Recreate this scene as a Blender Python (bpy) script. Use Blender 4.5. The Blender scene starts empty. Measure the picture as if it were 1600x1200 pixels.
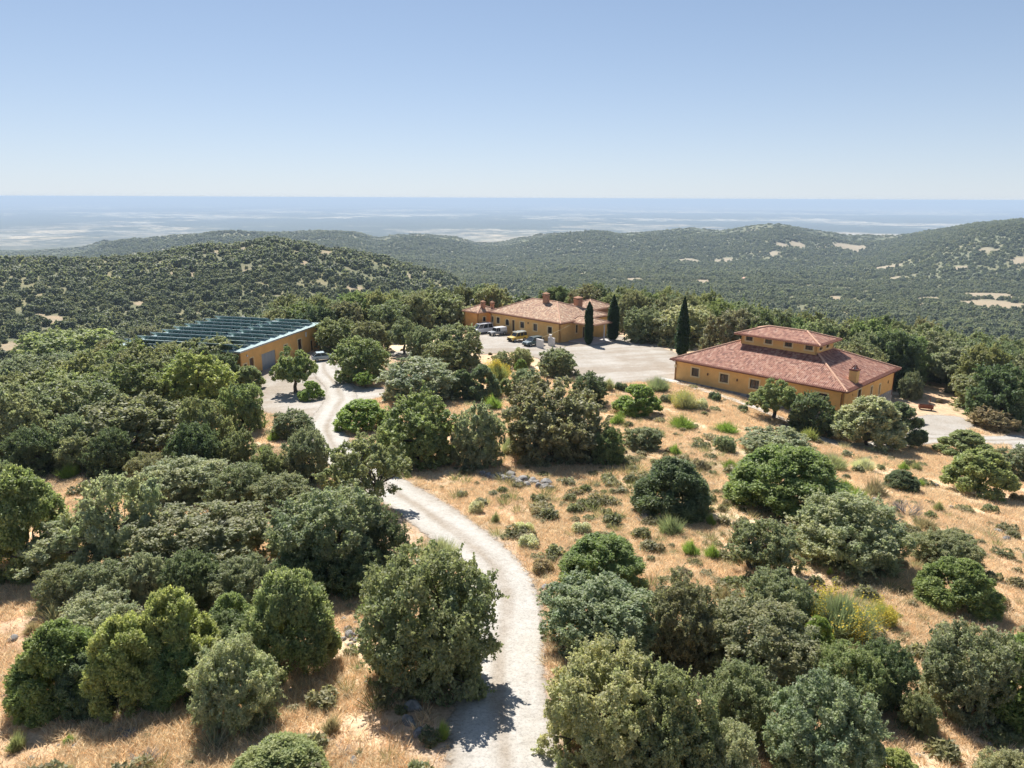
import bpy, bmesh, math, random
import numpy as np
from mathutils import Vector, Matrix

S = bpy.context.scene
COL = S.collection
rad = math.radians

# ------------------------------------------------------------------ camera
F_PX, CAM_Z = 1109.0, 28.0                 # focal length in pixels of a 1600 px wide picture; flight height in metres
PITCH, ROLL = math.atan(290.5 / F_PX), rad(-0.25)
cd = bpy.data.cameras.new('camera')
cd.sensor_fit = 'HORIZONTAL'; cd.sensor_width = 36.0; cd.lens = 36.0 * F_PX / 1600
cd.clip_start = 0.5; cd.clip_end = 200000
cam = bpy.data.objects.new('camera', cd); COL.objects.link(cam)
cam.matrix_world = Matrix.Translation((0, 0, CAM_Z)) @ Matrix.Rotation(math.pi / 2 - PITCH, 4, 'X') @ Matrix.Rotation(-ROLL, 4, 'Z')
S.camera = cam

# ------------------------------------------------------------------ sky, sun, exposure
SUN_AZ, SUN_EL = -18.0, 48.5               # azimuth clockwise from +Y
W = bpy.data.worlds.new('World'); S.world = W; W.use_nodes = True
wn = W.node_tree
bg = wn.nodes['Background']
sky = wn.nodes.new('ShaderNodeTexSky'); sky.sky_type = 'NISHITA'; sky.sun_disc = False
sky.sun_elevation = rad(SUN_EL); sky.sun_rotation = rad(SUN_AZ)
sky.altitude = 3000; sky.air_density = 1.0; sky.dust_density = 2.0; sky.ozone_density = 4.0
hs = wn.nodes.new('ShaderNodeHueSaturation'); hs.inputs['Saturation'].default_value = 1.0
gm = wn.nodes.new('ShaderNodeGamma'); gm.inputs[1].default_value = 0.60
tn = wn.nodes.new('ShaderNodeMix'); tn.data_type = 'RGBA'; tn.blend_type = 'MULTIPLY'; tn.inputs[0].default_value = 1.0; tn.inputs[7].default_value = (1.28, 1.39, 1.52, 1)
wn.links.new(sky.outputs[0], gm.inputs[0]); wn.links.new(gm.outputs[0], hs.inputs['Color']); wn.links.new(hs.outputs[0], tn.inputs[6]); tc_ = wn.nodes.new('ShaderNodeTexCoord'); sx = wn.nodes.new('ShaderNodeSeparateXYZ'); wn.links.new(tc_.outputs['Generated'], sx.inputs[0])
def _m(op, a, b=None):
    q = wn.nodes.new('ShaderNodeMath'); q.operation = op
    for i_, v_ in enumerate((a, b)):
        if v_ is None: continue
        if isinstance(v_, (int, float)): q.inputs[i_].default_value = v_
        else: wn.links.new(v_, q.inputs[i_])
    return q.outputs[0]
fz = _m('MULTIPLY', _m('EXPONENT', _m('MULTIPLY', _m('MAXIMUM', sx.outputs[2], 0.0), -9.0)), 0.68)     # the pale dusty air low over the plain
hzm = wn.nodes.new('ShaderNodeMix'); hzm.data_type = 'RGBA'; hzm.inputs[7].default_value = (4.85, 5.17, 5.6, 1)
wn.links.new(fz, hzm.inputs[0]); wn.links.new(tn.outputs[2], hzm.inputs[6]); wn.links.new(hzm.outputs[2], bg.inputs[0]); bg.inputs[1].default_value = 0.090
sd = bpy.data.lights.new('sun', 'SUN'); sd.energy = 4.9; sd.angle = rad(0.5); sd.color = (1.0, 0.965, 0.91)
sun = bpy.data.objects.new('sun', sd); COL.objects.link(sun)
dirv = Vector((math.sin(rad(SUN_AZ)) * math.cos(rad(SUN_EL)), math.cos(rad(SUN_AZ)) * math.cos(rad(SUN_EL)), math.sin(rad(SUN_EL))))
sun.rotation_euler = dirv.to_track_quat('Z', 'Y').to_euler()
S.view_settings.view_transform = 'Standard'; S.view_settings.look = 'None'
S.view_settings.exposure = 0.8; S.view_settings.gamma = 1.0
S.render.engine = 'CYCLES'
cy = S.cycles
cy.max_bounces = 6; cy.diffuse_bounces = 3; cy.glossy_bounces = 2; cy.transmission_bounces = 4
cy.transparent_max_bounces = 8; cy.volume_bounces = 0; cy.use_denoising = True
cy.adaptive_threshold = 0.015
HAZE_DENSITY = 9.0e-5

# ------------------------------------------------------------------ numeric helpers
def vnoise(x, y, seed=0):
    x = np.asarray(x, float); y = np.asarray(y, float)
    xi = np.floor(x).astype(np.int64); yi = np.floor(y).astype(np.int64)
    fx = x - xi; fy = y - yi
    fx = fx * fx * (3 - 2 * fx); fy = fy * fy * (3 - 2 * fy)
    def h(a, b):
        n = (a * 374761393 + b * 668265263 + seed * 974634777) & 0x7fffffff
        n = ((n ^ (n >> 13)) * 1274126177) & 0x7fffffff
        n = (n ^ (n >> 16)) & 0xffffff
        return n / float(0xffffff)
    return (h(xi, yi) * (1 - fx) + h(xi + 1, yi) * fx) * (1 - fy) + (h(xi, yi + 1) * (1 - fx) + h(xi + 1, yi + 1) * fx) * fy
def fbm(x, y, sc, seed=0, oc=4):
    s = 0; a = 0.5; t = 0
    for i in range(oc):
        s = s + a * vnoise(np.asarray(x) / sc * 2 ** i + 17.3 * i, np.asarray(y) / sc * 2 ** i - 9.1 * i, seed + i); t += a; a *= 0.5
    return s / t
def sstep(a, b, x):
    t = np.clip((np.asarray(x, float) - a) / (b - a), 0, 1); return t * t * (3 - 2 * t)

# ------------------------------------------------------------------ terrain: height by azimuth and distance
KD = np.array([0, 15, 30, 60, 85, 110, 140, 180, 230, 320, 450, 650, 850, 1200, 1700, 2400, 3500, 5000, 8000, 13000, 90000], float)
_c = {  # column of the photograph at the horizon -> heights at KD
 -200: [11, 10.5, 8.5, 4.6, 2.0, -1.2, -4.5, -12, -24, -42, -50, -50, -44, -120, -170, -195, -215, -290, -400, -400, -400],
    0: [11, 10.5, 8.5, 4.5, 2.0, -1.2, -4.0, -11, -23, -42, -50, -48, -41, -120, -165, -190, -205, -288, -400, -400, -400],
  200: [11, 10.5, 8.4, 4.5, 2.0, -1.3, -3.0, -9, -21, -42, -50, -45, -35.5, -120, -160, -185, -195, -283, -400, -400, -400],
  330: [11, 10.5, 8.3, 4.4, 1.9, -1.3, -1.6, -7, -19, -40, -49, -44, -34, -118, -155, -180, -180, -290, -400, -400, -400],
  420: [11, 10.5, 8.3, 4.4, 1.8, -1.0, -1.3, -6, -18, -40, -49, -42, -24, -115, -150, -172, -165, -290, -400, -400, -400],
  500: [11, 10.5, 8.2, 4.3, 1.7, -0.6, -1.2, -5, -17, -40, -52, -49, -36, -112, -145, -168, -146, -290, -400, -400, -400],
  620: [11, 10.5, 8.1, 4.2, 1.7, 0.0, -0.8, -4, -15, -38, -57, -64, -60, -108, -140, -163, -140, -290, -400, -400, -400],
  700: [11, 10.5, 8.0, 4.2, 1.7, 0.0, -0.5, -3, -13, -36, -60, -72, -68, -110, -146, -172, -152, -290, -400, -400, -400],
  770: [11, 10.5, 8.0, 4.2, 1.7, 0.0, -0.6, -3, -13, -36, -64, -84, -88, -112, -146, -172, -178, -290, -400, -400, -400],
  850: [11, 10.5, 8.0, 4.2, 1.7, -0.1, -0.9, -3, -13, -36, -66, -90, -103, -116, -146, -170, -147, -290, -400, -400, -400],
  940: [11, 10.5, 8.0, 4.3, 1.8, 0.1, -0.8, -3, -13, -36, -68, -92, -106, -119, -146, -170, -129, -290, -400, -400, -400],
 1010: [11, 10.5, 8.0, 4.3, 1.9, 0.3, -0.4, -3, -14, -38, -70, -94, -107, -121, -146, -170, -141, -290, -400, -400, -400],
 1090: [11, 10.5, 8.0, 4.4, 1.9, 0.3, -0.4, -4, -15, -39, -70, -94, -107, -121, -146, -169, -121, -290, -400, -400, -400],
 1150: [11, 10.5, 8.0, 4.3, 1.5, 0.1, -0.8, -5, -17, -40, -70, -94, -107, -121, -146, -169, -118, -290, -400, -400, -400],
 1215: [11, 10.5, 8.0, 4.2, 1.0, -0.5, -2.0, -7, -18, -41, -70, -94, -107, -121, -146, -167, -103, -290, -400, -400, -400],
 1300: [11, 10.5, 8.0, 4.0, 0.2, -1.6, -3.5, -8, -20, -43, -72, -95, -107, -121, -146, -167, -148, -290, -400, -400, -400],
 1400: [11, 10.5, 8.0, 3.9, 0.0, -2.6, -4.2, -8, -20, -46, -74, -96, -107, -121, -143, -150, -154, -290, -400, -400, -400],
 1500: [11, 10.5, 8.0, 3.8, -0.2, -3.1, -4.6, -8, -20, -48, -76, -97, -107, -120, -134, -88, -150, -290, -400, -400, -400],
 1600: [11, 10.5, 8.0, 3.7, -0.3, -3.6, -5.0, -9, -21, -50, -78, -98, -107, -119, -130, -50, -140, -290, -400, -400, -400],
 1800: [11, 10.5, 8.0, 3.5, -0.4, -4.0, -8.0, -16, -28, -52, -80, -98, -106, -117, -128, -40, -130, -290, -400, -400, -400]}
def pchip(x, y, xs):
    h = np.diff(x); d = np.diff(y) / h
    m = np.zeros_like(y)
    for i in range(1, len(x) - 1):
        if d[i - 1] * d[i] > 0:
            w1 = 2 * h[i] + h[i - 1]; w2 = h[i] + 2 * h[i - 1]
            m[i] = (w1 + w2) / (w1 / d[i - 1] + w2 / d[i])
    m[0], m[-1] = d[0], d[-1]
    i = np.clip(np.searchsorted(x, xs) - 1, 0, len(x) - 2); t = (xs - x[i]) / h[i]
    return ((2 * t**3 - 3 * t**2 + 1) * y[i] + (t**3 - 2 * t**2 + t) * h[i] * m[i] + (-2 * t**3 + 3 * t**2) * y[i + 1] + (t**3 - t**2) * h[i] * m[i + 1])
def az_of(px): return math.degrees(math.atan((px - 800) / F_PX / 1.035))
_az = np.array([az_of(p) for p in sorted(_c)])
TA = np.arange(-50, 50.01, 0.5); TS = np.linspace(math.log(30), math.log(90030), 520)
_sk = np.log(KD + 30)
_cols = np.array([pchip(_sk, np.array(_c[p], float), TS) for p in sorted(_c)])
TAB = np.array([[0.0]])
TAB = np.stack([np.interp(TA, _az, _cols[:, j]) for j in range(len(TS))], 1)
for _ in range(3):                                    # soften across azimuth
    P_ = np.pad(TAB, ((1, 1), (0, 0)), 'edge'); TAB = (P_[:-2] + 2 * P_[1:-1] + P_[2:]) / 4
TMEAN = TAB.mean(0)
CORR = np.zeros((len(TA), 2))
RIDGE = ((880.0, 0.30), (3300.0, 0.30))
def H(x, y):
    x = np.asarray(x, float); y = np.asarray(y, float)
    r = np.hypot(x, y); az = np.degrees(np.arctan2(x, y))
    a = np.clip((az + 50) / 0.5, 0, len(TA) - 1.001); s = np.clip((np.log(r + 30) - TS[0]) / (TS[1] - TS[0]), 0, len(TS) - 1.001)
    i = a.astype(int); j = s.astype(int); fa = a - i; fs = s - j
    z = (TAB[i, j] * (1 - fa) + TAB[i + 1, j] * fa) * (1 - fs) + (TAB[i, j + 1] * (1 - fa) + TAB[i + 1, j + 1] * fa) * fs
    zm = TMEAN[j] * (1 - fs) + TMEAN[j + 1] * fs
    k = sstep(60, 150, np.abs(az)); z = z * (1 - k) + zm * k
    z = z + (fbm(x, y, 14, 3, 3) - 0.5) * 0.5 * sstep(10, 30, r)
    far = sstep(220, 1000, r) * (1 - sstep(5000, 7500, r))
    z = z + far * ((fbm(x, y, 420, 7, 4) - 0.5) * 18 + (1 - np.abs(2 * fbm(x, y, 260, 11, 3) - 1) - 0.6) * 10)
    z = z + sstep(2600, 3400, r) * (1 - sstep(4500, 6500, r)) * ((fbm(x, y, 380, 21, 4) - 0.5) * 46 + (1 - np.abs(2 * fbm(x, y, 700, 23, 2) - 1) - 0.6) * 26)
    z = z + sstep(9000, 14000, r) * (fbm(x, y, 4000, 31, 3) - 0.5) * 40
    lr = np.log(r + 1e-6)
    for q, (rc, wd) in enumerate(RIDGE):
        c = (CORR[i, q] * (1 - fa) + CORR[i + 1, q] * fa) * (1 - k); z = z + c * np.exp(-((lr - math.log(rc)) / wd) ** 2)
    return z
def ray(px, py):
    x = (px - 800) / F_PX; y = -(py - 600) / F_PX
    c, s = math.cos(ROLL), math.sin(ROLL)
    x, y = x * c + y * s, y * c - x * s
    return np.array([x, math.cos(PITCH) + y * math.sin(PITCH), -math.sin(PITCH) + y * math.cos(PITCH)])
SIL = ([(-150, 414), (0, 412), (140, 407), (240, 402), (290, 390), (325, 386), (360, 388), (400, 379), (430, 376), (450, 379), (500, 390), (550, 397), (600, 407), (650, 421), (700, 430), (750, 446), (800, 460)],
       [(150, 377), (225, 372), (280, 367), (350, 362), (415, 363), (500, 360), (560, 363), (592, 373), (615, 367), (650, 366), (710, 369), (740, 379), (780, 379), (805, 373), (850, 366), (940, 361), (975, 366), (1080, 356), (1125, 361), (1190, 351), (1215, 350), (1280, 361), (1330, 368), (1400, 368), (1450, 363), (1525, 351), (1600, 345), (1750, 338)])
for _it in range(5):
    for q, (lo, hi) in enumerate(((520, 1500), (2000, 6000))):
        rs = np.geomspace(lo, hi, 160); pts_ = SIL[q]
        for ia, a in enumerate(TA):
            px = 800 + F_PX * 1.035 * math.tan(math.radians(a))
            if px < pts_[0][0] or px > pts_[-1][0]: continue
            py = np.interp(px, [p[0] for p in pts_], [p[1] for p in pts_]); d = ray(px, py); tgt = d[2] / math.hypot(d[0], d[1])
            ar = math.atan2(d[0], d[1]); zz = H(rs * math.sin(ar), rs * math.cos(ar)); e = (zz - CAM_Z) / rs; m_ = int(np.argmax(e * 1.0))
            CORR[ia, q] += (tgt - e[m_]) * rs[m_] * 0.8
    CORR = np.vstack([CORR[:1], (CORR[:-2] + 4 * CORR[1:-1] + CORR[2:]) / 6, CORR[-1:]])
def ground(px, py):
    """where the line of sight through this point of the photograph meets the terrain"""
    d = ray(px, py); t = 8.0
    for _ in range(4000):
        p = d * t
        h = CAM_Z + p[2] - float(H(p[0], p[1]))
        if h <= 0.01: break
        t += max(0.02, h * 0.5)
        if t > 85000: break
    return d[0] * t, d[1] * t, CAM_Z + d[2] * t
def on_plane(px, py, z):
    d = ray(px, py); t = (z - CAM_Z) / d[2]; return (d[0] * t, d[1] * t, z)

# ------------------------------------------------------------------ object helpers
def tag(o, label=None, cat=None, group=None, kind=None):
    if label: o['label'] = label
    if cat: o['category'] = cat
    if group: o['group'] = group
    if kind: o['kind'] = kind
    return o
def empty(name, loc=(0, 0, 0), rz=0.0, label=None, cat=None, group=None):
    o = bpy.data.objects.new(name, None); COL.objects.link(o); o.location = loc; o.rotation_euler = (0, 0, rz)
    o.empty_display_size = 0.2
    return tag(o, label, cat, group)
def mesh_np(name, V, faces_flat, counts, mats=(), fmat=None, smooth=False):
    me = bpy.data.meshes.new(name)
    V = np.ascontiguousarray(V, dtype=np.float32); fl = np.ascontiguousarray(faces_flat, dtype=np.int32); counts = np.asarray(counts, dtype=np.int32)
    me.vertices.add(len(V)); me.vertices.foreach_set('co', V.ravel())
    me.loops.add(len(fl)); me.loops.foreach_set('vertex_index', fl)
    me.polygons.add(len(counts))
    st = np.concatenate([[0], np.cumsum(counts)[:-1]]).astype(np.int32)
    me.polygons.foreach_set('loop_start', st)
    if fmat is not None: me.polygons.foreach_set('material_index', np.asarray(fmat, np.int32))
    if smooth: me.polygons.foreach_set('use_smooth', np.ones(len(counts), bool))
    for m in mats: me.materials.append(m)
    me.update(); me.validate()
    return me
def link(name, me, parent=None, **k):
    o = bpy.data.objects.new(name, me); COL.objects.link(o)
    if parent: o.parent = parent
    return tag(o, **k)
class MB:
    """collects polygons into one mesh"""
    def __init__(s): s.v = []; s.f = []; s.m = []; s.uv = []
    def face(s, pts, mi=0, uv=None):
        n = len(s.v); s.v += [tuple(p) for p in pts]; s.f.append(list(range(n, n + len(pts)))); s.m.append(mi); s.uv.append(uv)
    def box(s, x0, x1, y0, y1, z0, z1, mi=0, T=None):
        c = [(x0, y0, z0), (x1, y0, z0), (x1, y1, z0), (x0, y1, z0), (x0, y0, z1), (x1, y0, z1), (x1, y1, z1), (x0, y1, z1)]
        if T: c = [T(p) for p in c]
        n = len(s.v); s.v += c
        for q in ((0, 3, 2, 1), (4, 5, 6, 7), (0, 1, 5, 4), (1, 2, 6, 5), (2, 3, 7, 6), (3, 0, 4, 7)):
            s.f.append([n + i for i in q]); s.m.append(mi); s.uv.append(None)
    def prism(s, prof, y0, y1, mi=0, axis='y', inset=None):
        """profile (x,z) extruded along y"""
        n = len(s.v); k = len(prof)
        for yy in (y0, y1): s.v += [(p[0], yy, p[1]) for p in prof]
        s.f.append([n + i for i in range(k)]); s.f.append([n + k + i for i in reversed(range(k))]); s.m += [mi, mi]; s.uv += [None, None]
        for i in range(k):
            j = (i + 1) % k; s.f.append([n + j, n + i, n + k + i, n + k + j]); s.m.append(mi); s.uv.append(None)
    def tube(s, a, b, r0, r1=None, n=8, mi=0, cap=True):
        r1 = r0 if r1 is None else r1
        a = Vector(a); b = Vector(b); d = (b - a).normalized(); u = d.orthogonal().normalized(); w = d.cross(u); k = len(s.v)
        for c, r in ((a, r0), (b, r1)):
            for i in range(n):
                t = 2 * math.pi * i / n; s.v.append(tuple(c + u * math.cos(t) * r + w * math.sin(t) * r))
        for i in range(n):
            j = (i + 1) % n; s.f.append([k + i, k + j, k + n + j, k + n + i]); s.m.append(mi); s.uv.append(None)
        if cap:
            s.f.append([k + i for i in reversed(range(n))]); s.f.append([k + n + i for i in range(n)]); s.m += [mi, mi]; s.uv += [None, None]
    def build(s, name, mats, parent=None, bevel=0, smooth=False, **k):
        if not isinstance(mats, (list, tuple)): mats = [mats]
        me = bpy.data.meshes.new(name); me.from_pydata(s.v, [], s.f)
        for m in mats: me.materials.append(m)
        me.polygons.foreach_set('material_index', s.m)
        if any(u is not None for u in s.uv):
            L = me.uv_layers.new(name='UVMap'); d = L.data; q = 0
            for f, u in zip(s.f, s.uv):
                for i in range(len(f)):
                    d[q].uv = u[i] if u is not None else (0, 0); q += 1
        if smooth: me.polygons.foreach_set('use_smooth', [True] * len(me.polygons))
        me.update()
        o = link(name, me, parent, **k)
        if bevel:
            b = o.modifiers.new('bevel', 'BEVEL'); b.width = bevel; b.segments = 2; b.limit_method = 'ANGLE'
        return o

# ------------------------------------------------------------------ materials
def new_mat(name):
    m = bpy.data.materials.new(name); m.use_nodes = True
    nt = m.node_tree; b = nt.nodes['Principled BSDF']; return m, nt, b
def nd(nt, t, **k):
    n = nt.nodes.new(t)
    for a, v in k.items(): setattr(n, a, v)
    return n
def mixc(nt, fac, a, b, mode='MIX'):
    n = nt.nodes.new('ShaderNodeMix'); n.data_type = 'RGBA'; n.blend_type = mode
    for i, v in ((0, fac), (6, a), (7, b)):
        if hasattr(v, 'is_output') or isinstance(v, bpy.types.NodeSocket): nt.links.new(v, n.inputs[i])
        else: n.inputs[i].default_value = v if i == 0 else (tuple(v) + (1,))[:4]
    return n.outputs[2]
def noise(nt, vec, scale, detail=4, rough=0.6, out=0):
    n = nt.nodes.new('ShaderNodeTexNoise'); n.inputs['Scale'].default_value = scale; n.inputs['Detail'].default_value = detail; n.inputs['Roughness'].default_value = rough
    if vec is not None: nt.links.new(vec, n.inputs['Vector'])
    return n.outputs[out]
def ramp(nt, src, stops):
    r = nt.nodes.new('ShaderNodeValToRGB'); nt.links.new(src, r.inputs[0]); e = r.color_ramp.elements
    while len(e) < len(stops): e.new(0.5)
    for q, (p, c) in zip(e, stops): q.position = p; q.color = (tuple(c) + (1,))[:4] if not isinstance(c, (int, float)) else (c, c, c, 1)
    return r.outputs[0]
def bump(nt, h, strength, dist, b):
    n = nt.nodes.new('ShaderNodeBump'); n.inputs['Strength'].default_value = strength; n.inputs['Distance'].default_value = dist
    nt.links.new(h, n.inputs['Height']); nt.links.new(n.outputs[0], b.inputs['Normal']); return n
def simple(name, col, rough=0.6, metal=0.0, var=0.12, scale=3.0, spec=0.4):
    m, nt, b = new_mat(name)
    tc = nd(nt, 'ShaderNodeTexCoord')
    f = noise(nt, tc.outputs['Object'], scale, 5)
    c = mixc(nt, f, [x * (1 - var) for x in col], [min(1, x * (1 + var)) for x in col])
    nt.links.new(c, b.inputs['Base Color']); b.inputs['Roughness'].default_value = rough; b.inputs['Metallic'].default_value = metal
    b.inputs['Specular IOR Level'].default_value = spec
    return m

def mat_ground():
    m, nt, b = new_mat('ground_cover')
    geo = nd(nt, 'ShaderNodeNewGeometry'); P = geo.outputs['Position']
    at = nd(nt, 'ShaderNodeAttribute', attribute_name='gcol')
    veg = nd(nt, 'ShaderNodeAttribute', attribute_name='near')
    n1 = noise(nt, P, 0.9, 8, 0.72); n2 = noise(nt, P, 6.0, 6, 0.8); n3 = noise(nt, P, 0.17, 5, 0.6)
    v = ramp(nt, n1, [(0.28, (0.70, 0.63, 0.58)), (0.5, (1, 1, 1)), (0.75, (1.22, 1.2, 1.15))])
    c = mixc(nt, 1.0, at.outputs['Color'], v, 'MULTIPLY')
    v2 = ramp(nt, n2, [(0.3, (0.66, 0.61, 0.57)), (0.5, (1.0, 0.99, 0.98)), (0.72, (1.3, 1.28, 1.22))])
    c2 = mixc(nt, 1.0, c, v2, 'MULTIPLY')
    v3 = ramp(nt, n3, [(0.3, (0.82, 0.86, 0.86)), (0.6, (1.08, 1.0, 0.94))])
    c3 = mixc(nt, 1.0, c2, v3, 'MULTIPLY')
    c4 = mixc(nt, veg.outputs['Fac'], at.outputs['Color'], c3)
    mp = nd(nt, 'ShaderNodeVectorMath', operation='MULTIPLY'); nt.links.new(P, mp.inputs[0]); mp.inputs[1].default_value = (1 / 900.0, 1 / 520.0, 0)
    vo = nd(nt, 'ShaderNodeTexVoronoi'); vo.inputs['Scale'].default_value = 1.0; nt.links.new(mp.outputs[0], vo.inputs['Vector'])
    cell = ramp(nt, vo.outputs['Color'], [(0.0, (0.62, 0.66, 0.70)), (0.45, (0.92, 0.95, 0.90)), (0.75, (1.2, 1.12, 1.0)), (1.0, (1.5, 1.4, 1.2))])
    nz = noise(nt, P, 0.012, 5, 0.7); sp = ramp(nt, nz, [(0.42, (0.6, 0.66, 0.66)), (0.56, (1.12, 1.1, 1.05))])
    cf = mixc(nt, 1.0, c4, cell, 'MULTIPLY'); cf = mixc(nt, 1.0, cf, sp, 'MULTIPLY')
    fa = nd(nt, 'ShaderNodeAttribute', attribute_name='plain'); c4 = mixc(nt, fa.outputs['Fac'], c4, cf)
    nt.links.new(c4, b.inputs['Base Color']); b.inputs['Roughness'].default_value = 0.95; b.inputs['Specular IOR Level'].default_value = 0.1
    mul = nd(nt, 'ShaderNodeMath', operation='MULTIPLY'); nt.links.new(n2, mul.inputs[0]); nt.links.new(veg.outputs['Fac'], mul.inputs[1])
    bump(nt, mul.outputs[0], 0.9, 0.12, b)
    return m
def mat_gravel():
    m, nt, b = new_mat('crushed_granite')
    geo = nd(nt, 'ShaderNodeNewGeometry'); P = geo.outputs['Position']
    at = nd(nt, 'ShaderNodeAttribute', attribute_name='rut'); ed = nd(nt, 'ShaderNodeAttribute', attribute_name='edge')
    n1 = noise(nt, P, 9.0, 8, 0.8); n2 = noise(nt, P, 0.6, 6, 0.65); n3 = noise(nt, P, 2.6, 6, 0.7)
    base = mixc(nt, at.outputs['Fac'], (0.34, 0.29, 0.235), (0.48, 0.452, 0.41))
    v = ramp(nt, n1, [(0.3, (0.5, 0.5, 0.5)), (0.5, (1, 1, 1)), (0.75, (1.22, 1.21, 1.2))])
    c = mixc(nt, 1.0, base, v, 'MULTIPLY')
    v2 = ramp(nt, n2, [(0.3, (0.93, 0.91, 0.88)), (0.6, (1.03, 1.03, 1.03))])
    c = mixc(nt, 1.0, c, v2, 'MULTIPLY')
    v3 = ramp(nt, n3, [(0.35, (0.86, 0.85, 0.83)), (0.6, (1.02, 1.02, 1.02))])
    c = mixc(nt, 1.0, c, v3, 'MULTIPLY')
    nt.links.new(c, b.inputs['Base Color']); b.inputs['Roughness'].default_value = 0.95; b.inputs['Specular IOR Level'].default_value = 0.15
    bump(nt, n1, 0.8, 0.05, b)
    # ragged margin: stones thin out into the grass
    n5 = noise(nt, P, 1.7, 8, 0.8)
    ad = nd(nt, 'ShaderNodeMath', operation='ADD'); nt.links.new(ed.outputs['Fac'], ad.inputs[0]); nt.links.new(n5, ad.inputs[1])
    al = ramp(nt, ad.outputs[0], [(0.84, 0.0), (1.02, 1.0)])
    nt.links.new(al, b.inputs['Alpha'])
    return m
def mat_leaf(name='foliage', use_random=False, stops=None, tcol=(1.10, 1.18, 0.86)):
    m, nt, b = new_mat(name)
    oi = nd(nt, 'ShaderNodeObjectInfo'); tc = nd(nt, 'ShaderNodeTexCoord')
    at = nd(nt, 'ShaderNodeAttribute', attribute_name='tint')
    if stops:
        base = ramp(nt, oi.outputs['Random'], stops)
    else: base = oi.outputs['Color']
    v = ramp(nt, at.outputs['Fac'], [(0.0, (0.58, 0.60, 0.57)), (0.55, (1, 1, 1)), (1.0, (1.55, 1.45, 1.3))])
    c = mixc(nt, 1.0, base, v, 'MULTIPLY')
    n1 = noise(nt, tc.outputs['Object'], 0.55, 3, 0.6)
    v2 = ramp(nt, n1, [(0.32, (0.86, 0.92, 0.86)), (0.62, (1.16, 1.08, 0.98))])
    c = mixc(nt, 1.0, c, v2, 'MULTIPLY')
    nt.links.new(c, b.inputs['Base Color']); b.inputs['Roughness'].default_value = 0.55; b.inputs['Specular IOR Level'].default_value = 0.35
    tr = nd(nt, 'ShaderNodeBsdfTranslucent'); c2 = mixc(nt, 1.0, c, tcol, 'MULTIPLY'); nt.links.new(c2, tr.inputs[0])
    mx = nd(nt, 'ShaderNodeMixShader'); mx.inputs[0].default_value = 0.48
    nt.links.new(b.outputs[0], mx.inputs[1]); nt.links.new(tr.outputs[0], mx.inputs[2])
    nt.links.new(mx.outputs[0], nt.nodes['Material Output'].inputs[0])
    return m
def mat_tiles(nm='clay_roof_tiles', kk=(1, 1, 1)):
    m, nt, b = new_mat(nm)
    uv = nd(nt, 'ShaderNodeUVMap')
    br = nd(nt, 'ShaderNodeTexBrick'); br.offset = 0.0; br.squash = 1.0
    nt.links.new(uv.outputs[0], br.inputs['Vector'])
    for k, v in (('Scale', 1.0), ('Brick Width', 0.26), ('Row Height', 0.42), ('Mortar Size', 0.0), ('Bias', 0.0)): br.inputs[k].default_value = v
    br.inputs['Color1'].default_value = (0, 0, 0, 1); br.inputs['Color2'].default_value = (1, 1, 1, 1)
    col = ramp(nt, br.outputs[0], [(p, tuple(q * w for q, w in zip(c, kk))) for p, c in ((0.0, (0.20, 0.095, 0.065)), (0.3, (0.325, 0.16, 0.105)), (0.6, (0.385, 0.205, 0.135)), (0.85, (0.45, 0.27, 0.18)), (1.0, (0.50, 0.345, 0.25)))])
    n = noise(nt, uv.outputs[0], 0.55, 6, 0.7)
    v = ramp(nt, n, [(0.3, (0.84, 0.82, 0.86)), (0.65, (1.08, 1.05, 1.0))])
    c = mixc(nt, 1.0, col, v, 'MULTIPLY'); nt.links.new(c, b.inputs['Base Color'])
    b.inputs['Roughness'].default_value = 0.85
    sp = nd(nt, 'ShaderNodeSeparateXYZ'); nt.links.new(uv.outputs[0], sp.inputs[0])
    w = nd(nt, 'ShaderNodeMath', operation='MULTIPLY'); nt.links.new(sp.outputs[0], w.inputs[0]); w.inputs[1].default_value = 2 * math.pi / 0.26
    sn = nd(nt, 'ShaderNodeMath', operation='SINE'); nt.links.new(w.outputs[0], sn.inputs[0])
    bump(nt, sn.outputs[0], 0.7, 0.05, b)
    return m
def mat_stone(name, c0, c1, scale=2.2):
    m, nt, b = new_mat(name)
    tc = nd(nt, 'ShaderNodeTexCoord')
    vo = nd(nt, 'ShaderNodeTexVoronoi'); vo.inputs['Scale'].default_value = scale; nt.links.new(tc.outputs['Object'], vo.inputs['Vector'])
    n = noise(nt, tc.outputs['Object'], scale * 2.3, 8, 0.75)
    f = mixc(nt, 0.5, vo.outputs['Color'], n)
    c = ramp(nt, f, [(0.25, c0), (0.75, c1)]); nt.links.new(c, b.inputs['Base Color']); b.inputs['Roughness'].default_value = 0.9
    bump(nt, n, 0.8, 0.08, b)
    return m
def mat_wall(name, col):
    m, nt, b = new_mat(name)
    geo = nd(nt, 'ShaderNodeNewGeometry'); P = geo.outputs['Position']
    n1 = noise(nt, P, 0.7, 7, 0.7); n2 = noise(nt, P, 14, 4, 0.7)
    c = ramp(nt, n1, [(0.3, [x * 0.84 for x in col]), (0.55, col), (0.75, [min(1, x * 1.12) for x in col])])
    nt.links.new(c, b.inputs['Base Color']); b.inputs['Roughness'].default_value = 0.9; b.inputs['Specular IOR Level'].default_value = 0.2
    bump(nt, n2, 0.3, 0.02, b)
    return m
M = {}
M['ground'] = mat_ground(); M['gravel'] = mat_gravel()
M['leaf'] = mat_leaf()
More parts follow.
